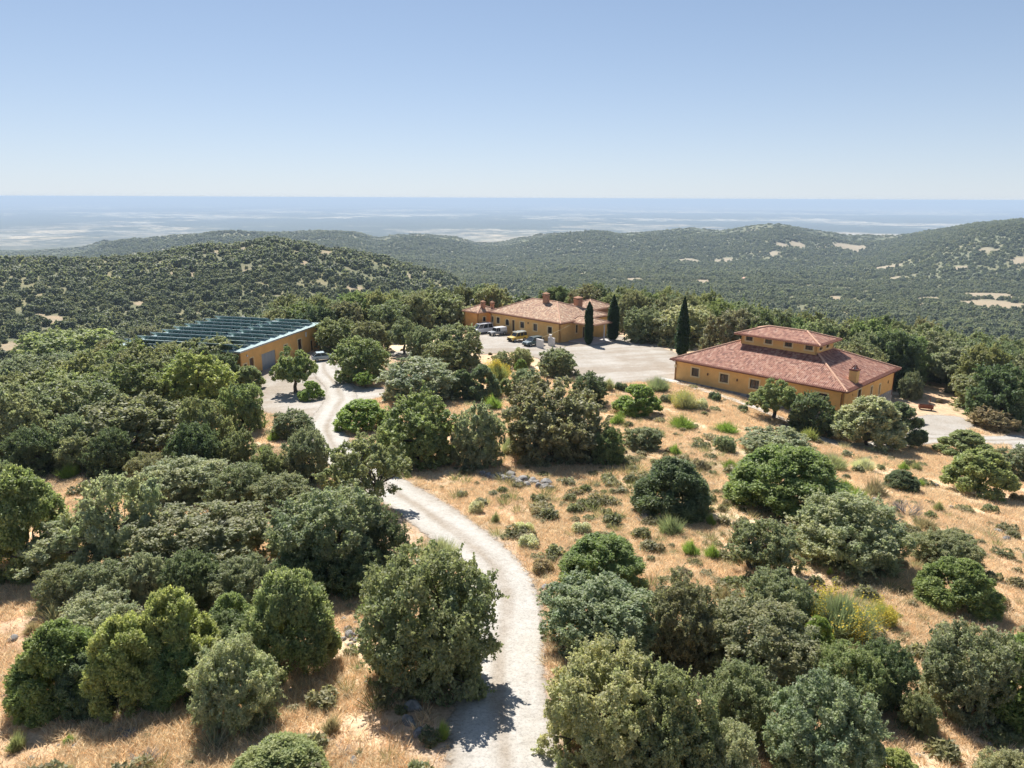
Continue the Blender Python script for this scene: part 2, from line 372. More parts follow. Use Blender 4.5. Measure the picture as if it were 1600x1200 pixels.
M['wood_far'] = mat_leaf('distant_foliage', stops=[(0.0, (0.17, 0.20, 0.125)), (0.3, (0.215, 0.245, 0.15)), (0.6, (0.265, 0.285, 0.175)), (0.85, (0.31, 0.325, 0.19)), (1.0, (0.38, 0.375, 0.22))])
M['straw'] = mat_leaf('dry_grass_blades', stops=[(0.0, (0.66, 0.485, 0.32)), (0.5, (0.78, 0.61, 0.43)), (1.0, (0.86, 0.74, 0.56))], tcol=(1, 1, 1))
M['weed'] = mat_leaf('low_scrub_leaves', stops=[(0.0, (0.22, 0.23, 0.13)), (0.35, (0.34, 0.28, 0.18)), (0.6, (0.26, 0.28, 0.14)), (0.85, (0.42, 0.37, 0.25)), (1.0, (0.36, 0.35, 0.26))])
M['tiles'] = mat_tiles(kk=(0.92, 0.82, 0.82)); M['tiles_red'] = M['tiles']; M['tiles_pale'] = mat_tiles('sun_bleached_roof_tiles', (1.12, 1.28, 1.2)); M['ridge'] = simple('ridge_tiles', (0.60, 0.36, 0.24), 0.85, var=0.3, scale=4)
M['ochre'] = mat_wall('ochre_render', (0.78, 0.48, 0.185)); M['orange'] = mat_wall('orange_render', (0.80, 0.44, 0.15))
M['trim'] = simple('pale_trim', (0.76, 0.60, 0.34), 0.8); M['plaster'] = simple('white_plaster', (0.70, 0.66, 0.62), 0.85)
M['stone'] = mat_stone('granite_masonry', (0.16, 0.15, 0.14), (0.42, 0.40, 0.37)); M['rock'] = mat_stone('granite_rock', (0.13, 0.12, 0.11), (0.40, 0.375, 0.345), 1.4)
M['glass'] = simple('window_glass', (0.03, 0.035, 0.04), 0.12, spec=0.7); M['frame'] = simple('brown_window_wood', (0.10, 0.055, 0.035), 0.6)
M['bark'] = mat_stone('oak_bark', (0.05, 0.042, 0.035), (0.15, 0.125, 0.10), 5)
M['twig'] = simple('dead_twig', (0.36, 0.33, 0.31), 0.9, var=0.25)
M['concrete'] = simple('pale_concrete', (0.52, 0.49, 0.46), 0.9, scale=1.5); M['roofing'] = simple('flat_roof_felt', (0.26, 0.35, 0.34), 0.8, var=0.15, scale=0.6)
M['grey_metal'] = simple('grey_metal', (0.30, 0.33, 0.36), 0.45, 0.3); M['galv'] = simple('galvanised_steel', (0.50, 0.53, 0.53), 0.45, 0.5); M['rail'] = simple('grey_panel_rail', (0.30, 0.38, 0.38), 0.5)
M['black'] = simple('black_rubber', (0.02, 0.02, 0.02), 0.8); M['rust'] = simple('rusty_iron', (0.20, 0.07, 0.04), 0.85, var=0.4)
M['dark_brick'] = simple('dark_fired_brick', (0.20, 0.07, 0.05), 0.85, var=0.3)
M['brick'] = mat_wall('reddish_render', (0.44, 0.24, 0.15))
M['carpaint'] = None
def mat_paint(name, col, metal=0.0):
    m, nt, b = new_mat(name); b.inputs['Base Color'].default_value = (*col, 1); b.inputs['Roughness'].default_value = 0.35; b.inputs['Metallic'].default_value = metal
    b.inputs['Coat Weight'].default_value = 0.6; b.inputs['Coat Roughness'].default_value = 0.08
    tc = nd(nt, 'ShaderNodeTexCoord'); n = noise(nt, tc.outputs['Object'], 2.5, 5)
    r = ramp(nt, n, [(0.3, 0.28), (0.7, 0.5)]); nt.links.new(r, b.inputs['Roughness']); return m
M['lamp'] = simple('headlight_lens', (0.75, 0.75, 0.72), 0.1); M['tail'] = simple('tail_light_lens', (0.4, 0.02, 0.02), 0.2)
def mat_panel():
    m, nt, b = new_mat('solar_cells'); uv = nd(nt, 'ShaderNodeUVMap')
    br = nd(nt, 'ShaderNodeTexBrick'); br.offset = 0; nt.links.new(uv.outputs[0], br.inputs['Vector'])
    for k, v in (('Scale', 1.0), ('Brick Width', 1.0), ('Row Height', 0.8), ('Mortar Size', 0.022), ('Bias', 0.0)): br.inputs[k].default_value = v
    br.inputs['Color1'].default_value = (0.015, 0.03, 0.05, 1); br.inputs['Color2'].default_value = (0.02, 0.045, 0.06, 1); br.inputs['Mortar'].default_value = (0.45, 0.5, 0.5, 1)
    nt.links.new(br.outputs[0], b.inputs['Base Color']); b.inputs['Roughness'].default_value = 0.18; b.inputs['Specular IOR Level'].default_value = 0.8
    return m
M['panel'] = mat_panel(); M['panel_back'] = simple('panel_backing', (0.36, 0.54, 0.50), 0.35)

# ------------------------------------------------------------------ zones on the ground
def poly_px(pts): return np.array([ground(*p)[:2] for p in pts])
def seg_dist(x, y, P, widths=None):
    """distance to a polyline minus half its width, with the signed lateral offset of the nearest piece"""
    best = np.full(np.shape(x), 1e9); lat = np.zeros(np.shape(x)); global ALONG; ALONG = np.zeros(np.shape(x)); cum = 0.0
    for k in range(len(P) - 1):
        a, b = P[k], P[k + 1]; d = b - a; L2 = d @ d
        t = np.clip(((x - a[0]) * d[0] + (y - a[1]) * d[1]) / L2, 0, 1)
        ox = x - a[0] - t * d[0]; oy = y - a[1] - t * d[1]; dist = np.hypot(ox, oy)
        w = widths[k] * (1 - t) + widths[k + 1] * t
        e = dist - w / 2; sl = (ox * d[1] - oy * d[0]) / math.sqrt(L2) / (w / 2)
        u = e < best; best = np.where(u, e, best); lat = np.where(u, sl, lat); ALONG = np.where(u, cum + t * math.sqrt(L2), ALONG); cum += math.sqrt(L2)
    return best, lat
def poly_dist(x, y, P):
    """signed distance to a polygon (negative inside)"""
    best = np.full(np.shape(x), 1e9); ins = np.zeros(np.shape(x), bool); n = len(P)
    for k in range(n):
        a, b = P[k], P[(k + 1) % n]; d = b - a
        t = np.clip(((x - a[0]) * d[0] + (y - a[1]) * d[1]) / (d @ d), 0, 1)
        best = np.minimum(best, np.hypot(x - a[0] - t * d[0], y - a[1] - t * d[1]))
        c = ((a[1] > y) != (b[1] > y)) & (x < (b[0] - a[0]) * (y - a[1]) / (b[1] - a[1] + 1e-12) + a[0]); ins ^= c
    return np.where(ins, -best, best)
def smooth_line(P, W_, n=6):
    out = []; ow = []
    for k in range(len(P) - 1):
        p0, p1, p2, p3 = P[max(k - 1, 0)], P[k], P[k + 1], P[min(k + 2, len(P) - 1)]
        for i in range(n):
            t = i / n
            out.append(0.5 * (2 * p1 + (p2 - p0) * t + (2 * p0 - 5 * p1 + 4 * p2 - p3) * t * t + (3 * p1 - p0 - 3 * p2 + p3) * t ** 3)); ow.append(W_[k] * (1 - t) + W_[k + 1] * t)
    out.append(P[-1]); ow.append(W_[-1]); return np.array(out), ow
_rd = [(792, 1420, 3.4), (790, 1300, 3.4), (790, 1200, 3.5), (783, 1100, 3.4), (786, 1000, 3.4), (789, 940, 3.3), (772, 890, 3.3), (733, 850, 3.5), (688, 815, 3.7), (650, 788, 3.8), (617, 768, 3.9), (585, 748, 3.8), (552, 727, 3.6), (525, 703, 3.6), (512, 680, 3.8), (513, 662, 4.2), (522, 645, 4.6), (532, 625, 4.4), (530, 605, 3.8), (517, 592, 3.6), (507, 580, 3.6), (505, 568, 4.0)]
ROAD, ROADW = smooth_line(poly_px([p[:2] for p in _rd]), [p[2] for p in _rd])
_lk = [(512, 590, 3.5), (545, 566, 3.4), (590, 556, 3.4), (640, 550, 3.4), (690, 541, 3.6), (750, 534, 4.0)]
LINK, LINKW = smooth_line(poly_px([p[:2] for p in _lk]), [p[2] for p in _lk])
_rt = [(1230, 668, 2.2), (1300, 690, 2.4), (1360, 697, 2.6), (1425, 687, 3.6), (1475, 686, 3.8), (1530, 688, 3.4), (1600, 686, 3.4), (1680, 676, 3.4), (1800, 665, 3.4)]
RTRK, RTRKW = smooth_line(poly_px([p[:2] for p in _rt]), [p[2] for p in _rt])
YARD = poly_px([(403, 588), (412, 577), (470, 552), (498, 551), (512, 556), (530, 580), (556, 604), (600, 606), (606, 618), (560, 628), (530, 648), (520, 668), (480, 664), (436, 650), (404, 640)])
PLAZA = poly_px([(742, 532), (752, 520), (772, 511), (800, 512), (872, 536), (935, 528), (962, 524), (985, 530), (1012, 537), (1055, 552), (1080, 562), (1064, 596), (1040, 597), (1000, 597), (962, 602), (925, 596), (898, 588), (868, 574), (842, 560), (800, 550), (748, 554), (738, 545)])
RYARD = poly_px([(1420, 655), (1452, 648), (1500, 652), (1520, 662), (1510, 676), (1450, 692), (1415, 690)])
def paved(x, y):
    d = np.minimum(seg_dist(x, y, ROAD, ROADW)[0], seg_dist(x, y, LINK, LINKW)[0])
    d = np.minimum(d, seg_dist(x, y, RTRK, RTRKW)[0]); d = np.minimum(d, poly_dist(x, y, YARD)); d = np.minimum(d, poly_dist(x, y, PLAZA))
    return np.minimum(d, poly_dist(x, y, RYARD))

# open ground far away, as ellipses of the photograph carried to the terrain: (px, py, half width, half height)
CLEAR = [(760, 373, 42, 8), (1325, 386, 26, 6), (1222, 384, 12, 3), (1130, 409, 20, 4), (1075, 407, 22, 3), (1100, 439, 14, 2.5), (990, 437, 18, 3), (1375, 419, 30, 2.5), (1400, 436, 12, 3), (1500, 419, 10, 2),
         (1562, 476, 46, 8), (1540, 463, 34, 5), (1450, 467, 16, 3.5), (1435, 480, 14, 3), (1595, 407, 12, 2), (392, 423, 15, 5), (272, 430, 6, 7), (475, 410, 7, 5), (218, 474, 8, 3), (82, 500, 16, 9), (60, 492, 9, 3), (20, 548, 18, 14), (300, 429, 10, 2),
         (635, 430, 12, 3), (560, 452, 9, 2), (1305, 465, 10, 3), (1245, 382, 12, 4), (1280, 352, 12, 2), (1210, 396, 8, 2), (1225, 500, 6, 2), (855, 420, 10, 2), (910, 428, 8, 2), (190, 484, 7, 3), (1390, 365, 20, 3), (545, 450, 5, 2), (650, 418, 9, 2)]
_cl = []
for (px, py, rx, ry) in CLEAR:
    c = ground(px, py); n_ = ground(px, py - ry); f_ = ground(px, py + ry); r0 = math.hypot(c[0], c[1])
    _cl.append((math.degrees(math.atan2(c[0], c[1])), math.log(r0), math.degrees(rx / F_PX), max(0.02, min(0.3, abs(math.log(math.hypot(*n_[:2]) / max(1, math.hypot(*f_[:2])))) / 2))))
def openness(x, y):
    """1 on open far ground, 0 under woodland"""
    az = np.degrees(np.arctan2(x, y)); lr = np.log(np.hypot(x, y) + 1e-6)
    o = np.zeros(np.shape(x)); n = (fbm(x, y, 30, 41, 3) - 0.5) * 1.6
    for (a, l, da, dl) in _cl:
        q = ((az - a) / da) ** 2 + ((lr - l) / dl) ** 2
        o = np.maximum(o, 1 - sstep(0.5, 1.2, q + n * 0.6))
    r = np.hypot(x, y)
    s = fbm(x, y, 95, 51, 5)
    o = np.maximum(o, sstep(0.72, 0.76, s) * 0.7 * (1 - 0.0 * r))
    return o

# ------------------------------------------------------------------ the ground sheet, out to the horizon
ri = [3.0]
while ri[-1] < 215: ri.append(ri[-1] + 0.5)
while ri[-1] < 90000: ri.append(ri[-1] * 1.0125 + 0.3)
R_ = np.array(ri)
A_ = np.concatenate([np.linspace(-180, -46, 40)[:-1], np.linspace(-46, 46, 480), np.linspace(46, 180, 40)[1:-1]])
na, nr = len(A_), len(R_)
RR, AA = np.meshgrid(R_, np.radians(A_), indexing='ij')
X = RR * np.sin(AA); Y = RR * np.cos(AA); Z = H(X, Y)
V = np.stack([X, Y, Z], -1).reshape(-1, 3)
V = np.vstack([V, [[0, 0, float(H(0, 0.01))]]])
ii, jj = np.meshgrid(np.arange(nr - 1), np.arange(na), indexing='ij'); j2 = (jj + 1) % na
Fq = np.stack([ii * na + jj, ii * na + j2, (ii + 1) * na + j2, (ii + 1) * na + jj], -1)[..., ::-1].reshape(-1)
jt = np.arange(na); Ft = np.stack([jt, (jt + 1) % na, np.full(na, nr * na)], -1).reshape(-1)
me = mesh_np('ground', V, np.concatenate([Fq, Ft]), np.concatenate([np.full((nr - 1) * na, 4), np.full(na, 3)]), [M['ground']], smooth=True)
x, y = V[:, 0], V[:, 1]; r = np.hypot(x, y)
def lerp(a, b, t): return a + (b - a) * t[:, None]
straw = np.array([0.67, 0.505, 0.335]); straw2 = np.array([0.80, 0.65, 0.465]); soil = np.array([0.57, 0.40, 0.275]); scrub = np.array([0.155, 0.17, 0.10]); tan = np.array([0.36, 0.30, 0.21]); heath = np.array([0.40, 0.34, 0.22]); litter_shade = np.array([0.22, 0.155, 0.095])
g = lerp(np.broadcast_to(straw, (len(x), 3)), straw2, sstep(0.42, 0.62, fbm(x, y, 9, 61)))
g = lerp(g, soil, sstep(0.5, 0.68, fbm(x, y, 5, 62)) * 0.75)
az_v = np.degrees(np.arctan2(x, y))
hx, hy = ground(1100, 780)[:2]
g = lerp(g, heath, np.clip(np.exp(-(((x - hx) / 14) ** 2 + ((y - hy) / 22) ** 2)) * 0.9 * sstep(0.35, 0.55, fbm(x, y, 4, 63)), 0, 1))
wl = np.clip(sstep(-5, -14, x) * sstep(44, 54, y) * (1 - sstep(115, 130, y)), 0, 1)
g = lerp(g, litter_shade, wl * 0.9 * sstep(0.35, 0.5, fbm(x, y, 6, 64)))  # brown leaf litter; the shade among the left trees is painted in with it
g = lerp(g, litter_shade, sstep(150, 175, r) * 0.8)
rdd = np.full(len(x), 9.0); _n = r < 200; rdd[_n] = paved(x[_n], y[_n]); g = lerp(g, np.array([0.50, 0.40, 0.31]), (1 - sstep(0.2, 1.8, rdd)) * (0.35 + 0.65 * fbm(x, y, 1.5, 75)))
hill = lerp(np.broadcast_to(scrub, (len(x), 3)), np.array([0.22, 0.215, 0.12]), sstep(0.4, 0.65, fbm(x, y, 40, 65)))
hill = lerp(hill, tan, np.maximum(openness(x, y), sstep(0.55, 0.72, fbm(x, y, 13, 66)) * 0.25))
g = lerp(g, hill, sstep(170, 240, r))
forest = lerp(np.broadcast_to(np.array([0.048, 0.062, 0.03]), (len(x), 3)), np.array([0.10, 0.11, 0.05]), sstep(0.35, 0.7, fbm(x, y, 60, 67)))
op = openness(x, y)
pl = lerp(forest, tan, np.maximum(op, sstep(0.62, 0.72, fbm(x, y, 220, 68, 5)) * 0.8))
g = lerp(g, pl, sstep(3200, 3900, r))
# the plain: bands of fields and of dehesa woodland
bands = fbm(x, y, 2200, 70, 6) + 0.45 * (fbm(x, y, 420, 71, 5) - 0.5)
bias = -0.02 + 0.15 * np.exp(-((np.log(r) - math.log(9400)) / 0.20) ** 2) * (0.35 + 0.65 * sstep(8, -14, az_v)) - 0.07 * np.exp(-((np.log(r) - math.log(16500)) / 0.34) ** 2) + 0.17 * sstep(21000, 32000, r) * sstep(-18, 8, az_v) - 0.04 * sstep(22000, 30000, r) * sstep(0, -25, az_v)
fld = sstep(0.535, 0.56, bands + bias) * (1 - 0.75 * sstep(0.5, 0.56, fbm(x, y, 240, 74, 4)))
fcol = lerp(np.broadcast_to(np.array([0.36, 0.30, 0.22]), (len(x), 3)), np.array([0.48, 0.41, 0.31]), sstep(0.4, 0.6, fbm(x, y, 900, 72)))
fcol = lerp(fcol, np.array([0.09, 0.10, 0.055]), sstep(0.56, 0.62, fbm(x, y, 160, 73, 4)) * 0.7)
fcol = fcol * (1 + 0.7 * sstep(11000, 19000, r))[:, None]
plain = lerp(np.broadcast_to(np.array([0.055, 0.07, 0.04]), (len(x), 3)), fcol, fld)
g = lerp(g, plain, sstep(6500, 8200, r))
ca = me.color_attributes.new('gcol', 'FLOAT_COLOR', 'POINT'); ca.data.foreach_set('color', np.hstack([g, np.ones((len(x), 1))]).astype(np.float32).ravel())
na_ = me.attributes.new('near', 'FLOAT', 'POINT'); na_.data.foreach_set('value', (1 - sstep(700, 2500, r)).astype(np.float32))
pa_ = me.attributes.new('plain', 'FLOAT', 'POINT'); pa_.data.foreach_set('value', sstep(5000, 8000, r).astype(np.float32))
link('ground', me, kind='structure')

# ------------------------------------------------------------------ gravel sheets, a few centimetres proud of the soil
def sheet(name, dist_lat, bbox, lift, step=0.4, edge_soft=0.7, rut_fn=None):
    xs = np.arange(bbox[0] - 3, bbox[1] + 3, step); ys = np.arange(bbox[2] - 3, bbox[3] + 3, step)
    GX, GY = np.meshgrid(xs, ys, indexing='ij')
    d, lat = dist_lat(GX, GY); al_ = ALONG.copy() if np.shape(ALONG) == np.shape(GX) else GX * 0
    keep = (d[:-1, :-1] < edge_soft) | (d[1:, 1:] < edge_soft)
    ny = len(ys); i, j = np.nonzero(keep)
    q = np.stack([i * ny + j, (i + 1) * ny + j, (i + 1) * ny + j + 1, i * ny + j + 1], -1)
    used, inv = np.unique(q.ravel(), return_inverse=True)
    x = GX.ravel()[used]; y = GY.ravel()[used]
    me = mesh_np(name, np.stack([x, y, H(x, y) + lift], -1), inv, np.full(len(q), 4), [M['gravel']], smooth=True)
    dd = d.ravel()[used]; ll = lat.ravel()[used]
    a = me.attributes.new('edge', 'FLOAT', 'POINT'); a.data.foreach_set('value', (0.5 - dd / edge_soft * 0.55).clip(0, 1).astype(np.float32))
    global SV; SV = al_.ravel()[used]
    rv = rut_fn(x, y, ll, dd)
    a = me.attributes.new('rut', 'FLOAT', 'POINT'); a.data.foreach_set('value', rv.clip(0, 1).astype(np.float32))
    link(name, me, kind='structure')
def bb(P): return (P[:, 0].min(), P[:, 0].max(), P[:, 1].min(), P[:, 1].max())
def track_rut(x, y, l, d):
    w = fbm(x, y, 7, 81, 2) * 0.2 - 0.1
    r = np.exp(-((np.abs(l + w) - 0.48) / 0.22) ** 2)
    return 0.74 + 0.45 * r - 0.55 * np.exp(-((l + w) / 0.2) ** 2) - 0.3 * np.clip(np.abs(l) - 0.75, 0, 1) / 0.25 + (fbm(SV / 5.0, l * 5.0, 1.0, 82, 4) - 0.5) * 1.0 + (fbm(x, y, 0.9, 84) - 0.5) * 0.35
def yard_rut(x, y, l, d):
    q = x * 0.9 + y * 0.25; p = y * 0.9 - x * 0.25          # tyre marks run across the forecourt
    return 0.36 + (fbm(x, y, 7, 83) - 0.5) * 1.3 + (fbm(q / 9, p * 0.9, 1.0, 85, 4) - 0.5) * 0.9 + (fbm(x, y, 1.5, 86, 3) - 0.5) * 0.4 - 0.5 * sstep(0.55, 0.7, fbm(x, y, 11, 87, 3)) - 0.4 * np.clip(1 + d / 3, 0, 1)
sheet('dirt_road', lambda x, y: seg_dist(x, y, ROAD, ROADW), bb(ROAD), 0.05, 0.2, 0.9, track_rut)
sheet('gravel_yard', lambda x, y: (poly_dist(x, y, YARD), x * 0), bb(YARD), 0.030, 0.5, 1.0, lambda x, y, l, d: yard_rut(x, y, l, d) + 0.3 - 0.35 * np.clip(1 - (x + 35.5) / 5, 0, 1))
sheet('gravel_lane', lambda x, y: seg_dist(x, y, LINK, LINKW), bb(LINK), 0.038, 0.5, 0.7, track_rut)
sheet('gravel_forecourt', lambda x, y: (poly_dist(x, y, PLAZA), x * 0), bb(PLAZA), 0.046, 0.5, 1.2, yard_rut)
sheet('gravel_turning', lambda x, y: (poly_dist(x, y, RYARD), x * 0), bb(RYARD), 0.030, 0.5, 1.4, lambda x, y, l, d: 0.62 + (fbm(x, y, 4, 88) - 0.5) * 1.0)
sheet('side_track', lambda x, y: seg_dist(x, y, RTRK, RTRKW), bb(RTRK), 0.042, 0.4, 0.6, track_rut)

# ------------------------------------------------------------------ buildings
def wall(root, name, A, B, z0, z1, ops, mat, t=0.3, base=None, base_z=None, trim=True, style='window'):
    """a wall from A to B (outer face on the right-hand side going A->B is outward) with real openings
    ops: (s0, s1, z0, z1, kind)"""
    A = Vector((A[0], A[1], 0)); B = Vector((B[0], B[1], 0)); L = (B - A).length; u = (B - A) / L; n = Vector((u.y, -u.x, 0))
    T = lambda p: tuple(A + u * p[0] - n * p[1] + Vector((0, 0, p[2])))
    mb = MB(); s = 0.0
    for (a, b, c, d, k) in sorted(ops):
        if a > s: mb.box(s, a, 0, t, z0, z1, 0, T)
        if c > z0: mb.box(a, b, 0, t, z0, c, 0, T)
        mb.box(a, b, 0, t, d, z1, 0, T); s = b
    mb.box(s, L, 0, t, z0, z1, 0, T)
    w = mb.build(name, mat, root)
    for (a, b, c, d, k) in ops:
        if k in ('window', 'slot'):
            f = MB(); e = 0.2
            f.box(a - e, a, -0.03, 0.02, c - e, d + e, 0, T); f.box(b, b + e, -0.03, 0.02, c - e, d + e, 0, T)
            f.box(a, b, -0.03, 0.02, d, d + e, 0, T); f.box(a, b, -0.06, 0.02, c - e, c, 0, T)
            wo = f.build('window', M['trim'], root)
            q = MB(); q.box(a, b, 0.16, 0.19, c, d, 0, T); q.build('pane', M['glass'], wo)
            h = MB(); g = 0.06
            h.box(a, a + g, 0.10, 0.155, c, d, 0, T); h.box(b - g, b, 0.10, 0.155, c, d, 0, T); h.box(a + g, b - g, 0.10, 0.155, c, c + g, 0, T); h.box(a + g, b - g, 0.10, 0.155, d - g, d, 0, T)
            if k == 'window': h.box((a + b) / 2 - g / 2, (a + b) / 2 + g / 2, 0.10, 0.155, c + g, d - g, 0, T)
            h.build('frame', M['frame'], wo)
        elif k == 'arch':
            f = MB(); e = 0.14; cx = (a + b) / 2; R0 = (b - a) / 2; zs = d - R0
            f.box(a - e, a, -0.03, 0.02, c - e, zs, 0, T); f.box(b, b + e, -0.03, 0.02, c - e, zs, 0, T); f.box(a, b, -0.06, 0.02, c - e, c, 0, T)
            for i in range(10):
                t0, t1 = math.pi * i / 10, math.pi * (i + 1) / 10
                P = [(cx + math.cos(tt) * rr, yy, zs + math.sin(tt) * rr) for yy in (-0.03, 0.02) for tt, rr in ((t0, R0), (t0, R0 + e), (t1, R0 + e), (t1, R0))]
                P = [T(p) for p in P]; f.face([P[0], P[1], P[2], P[3]]); f.face([P[1], P[5], P[6], P[2]]); f.face([P[0], P[3], P[7], P[4]])
            # spandrels closing the square opening above the arch
            for sg in (-1, 1):
                pts = [(cx + sg * R0, 0.01, zs), (cx + sg * R0, 0.01, d), (cx, 0.01, d)] + [(cx + sg * math.cos(tt) * R0, 0.01, zs + math.sin(tt) * R0) for tt in np.linspace(math.pi / 2, 0, 7)[1:-1]]
                f2 = [T(p) for p in pts]; f.face(f2 if sg < 0 else f2[::-1], 1)
            wo = f.build('window', [M['trim'], mat], root)
            q = MB(); q.box(a, b, 0.16, 0.19, c, d, 0, T); q.build('pane', M['glass'], wo)
            h = MB(); h.box(cx - 0.03, cx + 0.03, 0.10, 0.155, c, d, 0, T); h.box(a, b, 0.10, 0.15, zs - 0.03, zs + 0.03, 0, T); h.build('frame', M['frame'], wo)
        elif k == 'door':
            f = MB(); f.box(a - 0.12, a, -0.03, 0.02, c, d + 0.12, 0, T); f.box(b, b + 0.12, -0.03, 0.02, c, d + 0.12, 0, T); f.box(a, b, -0.03, 0.02, d, d + 0.12, 0, T)
            wo = f.build('door', M['trim'], root)
            q = MB(); q.box(a, b, 0.14, 0.19, c, d, 0, T); q.box(a + 0.1, a + 0.14, 0.10, 0.14, c + 1.0, c + 1.1, 0, T); q.build('door_leaf', M['frame'], wo)
        elif k == 'vent':
            q = MB(); q.box(a, b, 0.1, 0.15, c, d, 0, T); q.build('vent', M['black'], root)
        elif k == 'garage':
            q = MB(); n_ = 4; wdt = (b - a) / n_
            for i in range(n_): q.box(a + i * wdt + 0.02, a + (i + 1) * wdt - 0.02, 0.08, 0.13, c, d - 0.03, 0, T)
            q.box(a, b, 0.13, 0.17, c, d, 0, T); q.build('garage_door', M['grey_metal'], root)
    return w
def hip_roof(root, x0, x1, y0, y1, z, slope, ridge=None, thick=0.16, cap=True, name='roof', cut=None):
    """hip roof over the rectangle; ridge=(xa, xb) along x, both on the centre line of y"""
    ym = (y0 + y1) / 2; h = (y1 - y0) / 2 * slope
    xa, xb = ridge if ridge else (x0 + (y1 - y0) / 2, x1 - (y1 - y0) / 2)
    e = [(x0, y0, z), (x1, y0, z), (x1, y1, z), (x0, y1, z)]; A = (xa, ym, z + h); B = (xb, ym, z + h)
    mb = MB()
    def sl(pts, o, ud, vd):
        mb.face(pts, 0, [(Vector(p).dot(ud) - Vector(o).dot(ud), (Vector(p) - Vector(o)).length * 0 + (Vector(p) - Vector(o)).dot(vd)) for p in pts])
    def vdir(ax, ay):
        v = Vector((ax, ay, slope)); return v.normalized()
    sl([e[0], e[1], B, A], e[0], Vector((1, 0, 0)), vdir(0, 1)); sl([e[2], e[3], A, B], e[2], Vector((-1, 0, 0)), vdir(0, -1))
    sl([e[1], e[2], B], e[1], Vector((0, 1, 0)), vdir(-1, 0)); sl([e[3], e[0], A], e[3], Vector((0, -1, 0)), vdir(1, 0))
    b = [(p[0], p[1], p[2] - thick) for p in e]
    for i in range(4):
        j = (i + 1) % 4; mb.face([e[j], e[i], b[i], b[j]], 1)
    mb.face(b[::-1], 1)
    rf = mb.build(name, [M['tiles'], M['ridge']], root)
    if cap:
        c = MB()
        for p, q in ((e[0], A), (e[1], B), (e[2], B), (e[3], A), (A, B)):
            p = Vector(p); q = Vector(q); n = max(2, int((q - p).length / 0.45))
            for i in range(n):
                a = p.lerp(q, i / n); bq = p.lerp(q, (i + 1) / n + 0.05 / n); c.tube(a + Vector((0, 0, 0.02)), bq + Vector((0, 0, 0.02)), 0.15, 0.12, 8)
        c.build('ridge_tiles', M['ridge'], rf, smooth=False)
        ev = MB()        # barrel tile ends along the eaves
        for i in range(4):
            p = Vector(e[i]); q = Vector(e[(i + 1) % 4]); L = (q - p).length; d = (q - p) / L; inn = Vector((-d.y, d.x, slope)).normalized(); n = int(L / 0.26)
            for k in range(n):
                a = p + d * (k + 0.5) * L / n - inn * 0.10 + Vector((0, 0, 0.015)); ev.tube(a, a + inn * 0.5, 0.085, 0.075, 6)
        ev.build('eave_tiles', M['tiles'], rf)
    return rf
def gutters(root, x0, x1, y0, y1, z, wx0, wx1, wy0, wy1, zb):
    g = MB()
    for a, b in (((x0, y0), (x1, y0)), ((x1, y0), (x1, y1)), ((x1, y1), (x0, y1)), ((x0, y1), (x0, y0))):
        d = Vector((b[0] - a[0], b[1] - a[1], 0)).normalized(); o = Vector((d.y, -d.x, 0)) * 0.06; g.tube(Vector((*a, z)) + o, Vector((*b, z)) + o, 0.07, 0.07, 8)
    g.build('gutter', M['rust'], root)
    for (x, y, ex, ey) in ((wx0 + 0.25, wy0 - 0.08, x0 + 0.3, y0 - 0.05), (wx1 - 0.25, wy0 - 0.08, x1 - 0.3, y0 - 0.05), (wx1 + 0.08, wy1 - 0.3, x1 + 0.05, wy1 - 0.3)):
        p = MB(); p.tube((ex, ey, z), (x, y, z - 0.45), 0.045, 0.045, 6); p.tube((x, y, z - 0.45), (x, y, zb), 0.045, 0.045, 6); p.build('downpipe', M['rust'], root)
def chimney(root, x, y, z0, z1, w, d, mat, cap='tile', name='chimney'):
    mb = MB(); mb.box(x - w / 2, x + w / 2, y - d / 2, y + d / 2, z0, z1)
    c = mb.build(name, mat, root)
    k = MB()
    if cap == 'tile':
        k.box(x - w / 2 - 0.1, x + w / 2 + 0.1, y - d / 2 - 0.1, y + d / 2 + 0.1, z1, z1 + 0.1)
        for sx in (-1, 1):
            for sy in (-1, 1): k.box(x + sx * w * 0.38 - 0.07, x + sx * w * 0.38 + 0.07, y + sy * d * 0.38 - 0.07, y + sy * d * 0.38 + 0.07, z1 + 0.1, z1 + 0.4)
        k.box(x - w / 2 - 0.12, x + w / 2 + 0.12, y - d / 2 - 0.12, y + d / 2 + 0.12, z1 + 0.4, z1 + 0.48)
        P = [(x - w / 2 - 0.1, y - d / 2 - 0.1, z1 + 0.48), (x + w / 2 + 0.1, y - d / 2 - 0.1, z1 + 0.48), (x + w / 2 + 0.1, y + d / 2 + 0.1, z1 + 0.48), (x - w / 2 - 0.1, y + d / 2 + 0.1, z1 + 0.48), (x, y, z1 + 0.85)]
        for i in range(4): k.face([P[i], P[(i + 1) % 4], P[4]])
        k.build('chimney_cap', M['brick'] if mat is M['brick'] else M['ridge'], c)
    elif cap == 'crown':
        k.box(x - w / 2 - 0.07, x + w / 2 + 0.07, y - d / 2 - 0.07, y + d / 2 + 0.07, z1, z1 + 0.22)
        for i in range(8):
            t = 2 * math.pi * i / 8; a = (x + math.cos(t) * w * 0.45, y + math.sin(t) * d * 0.45, z1 + 0.22); bq = (x + math.cos(t) * w * 0.12, y + math.sin(t) * d * 0.12, z1 + 0.72); k.tube(a, bq, 0.07, 0.05, 6)
        k.build('chimney_cap', M['dark_brick'], c)
        l = MB(); l.tube((x, y, z1 + 0.22), (x, y, z1 + 0.62), 0.28, 0.05, 10); l.build('flue', M['plaster'], c)
    return c
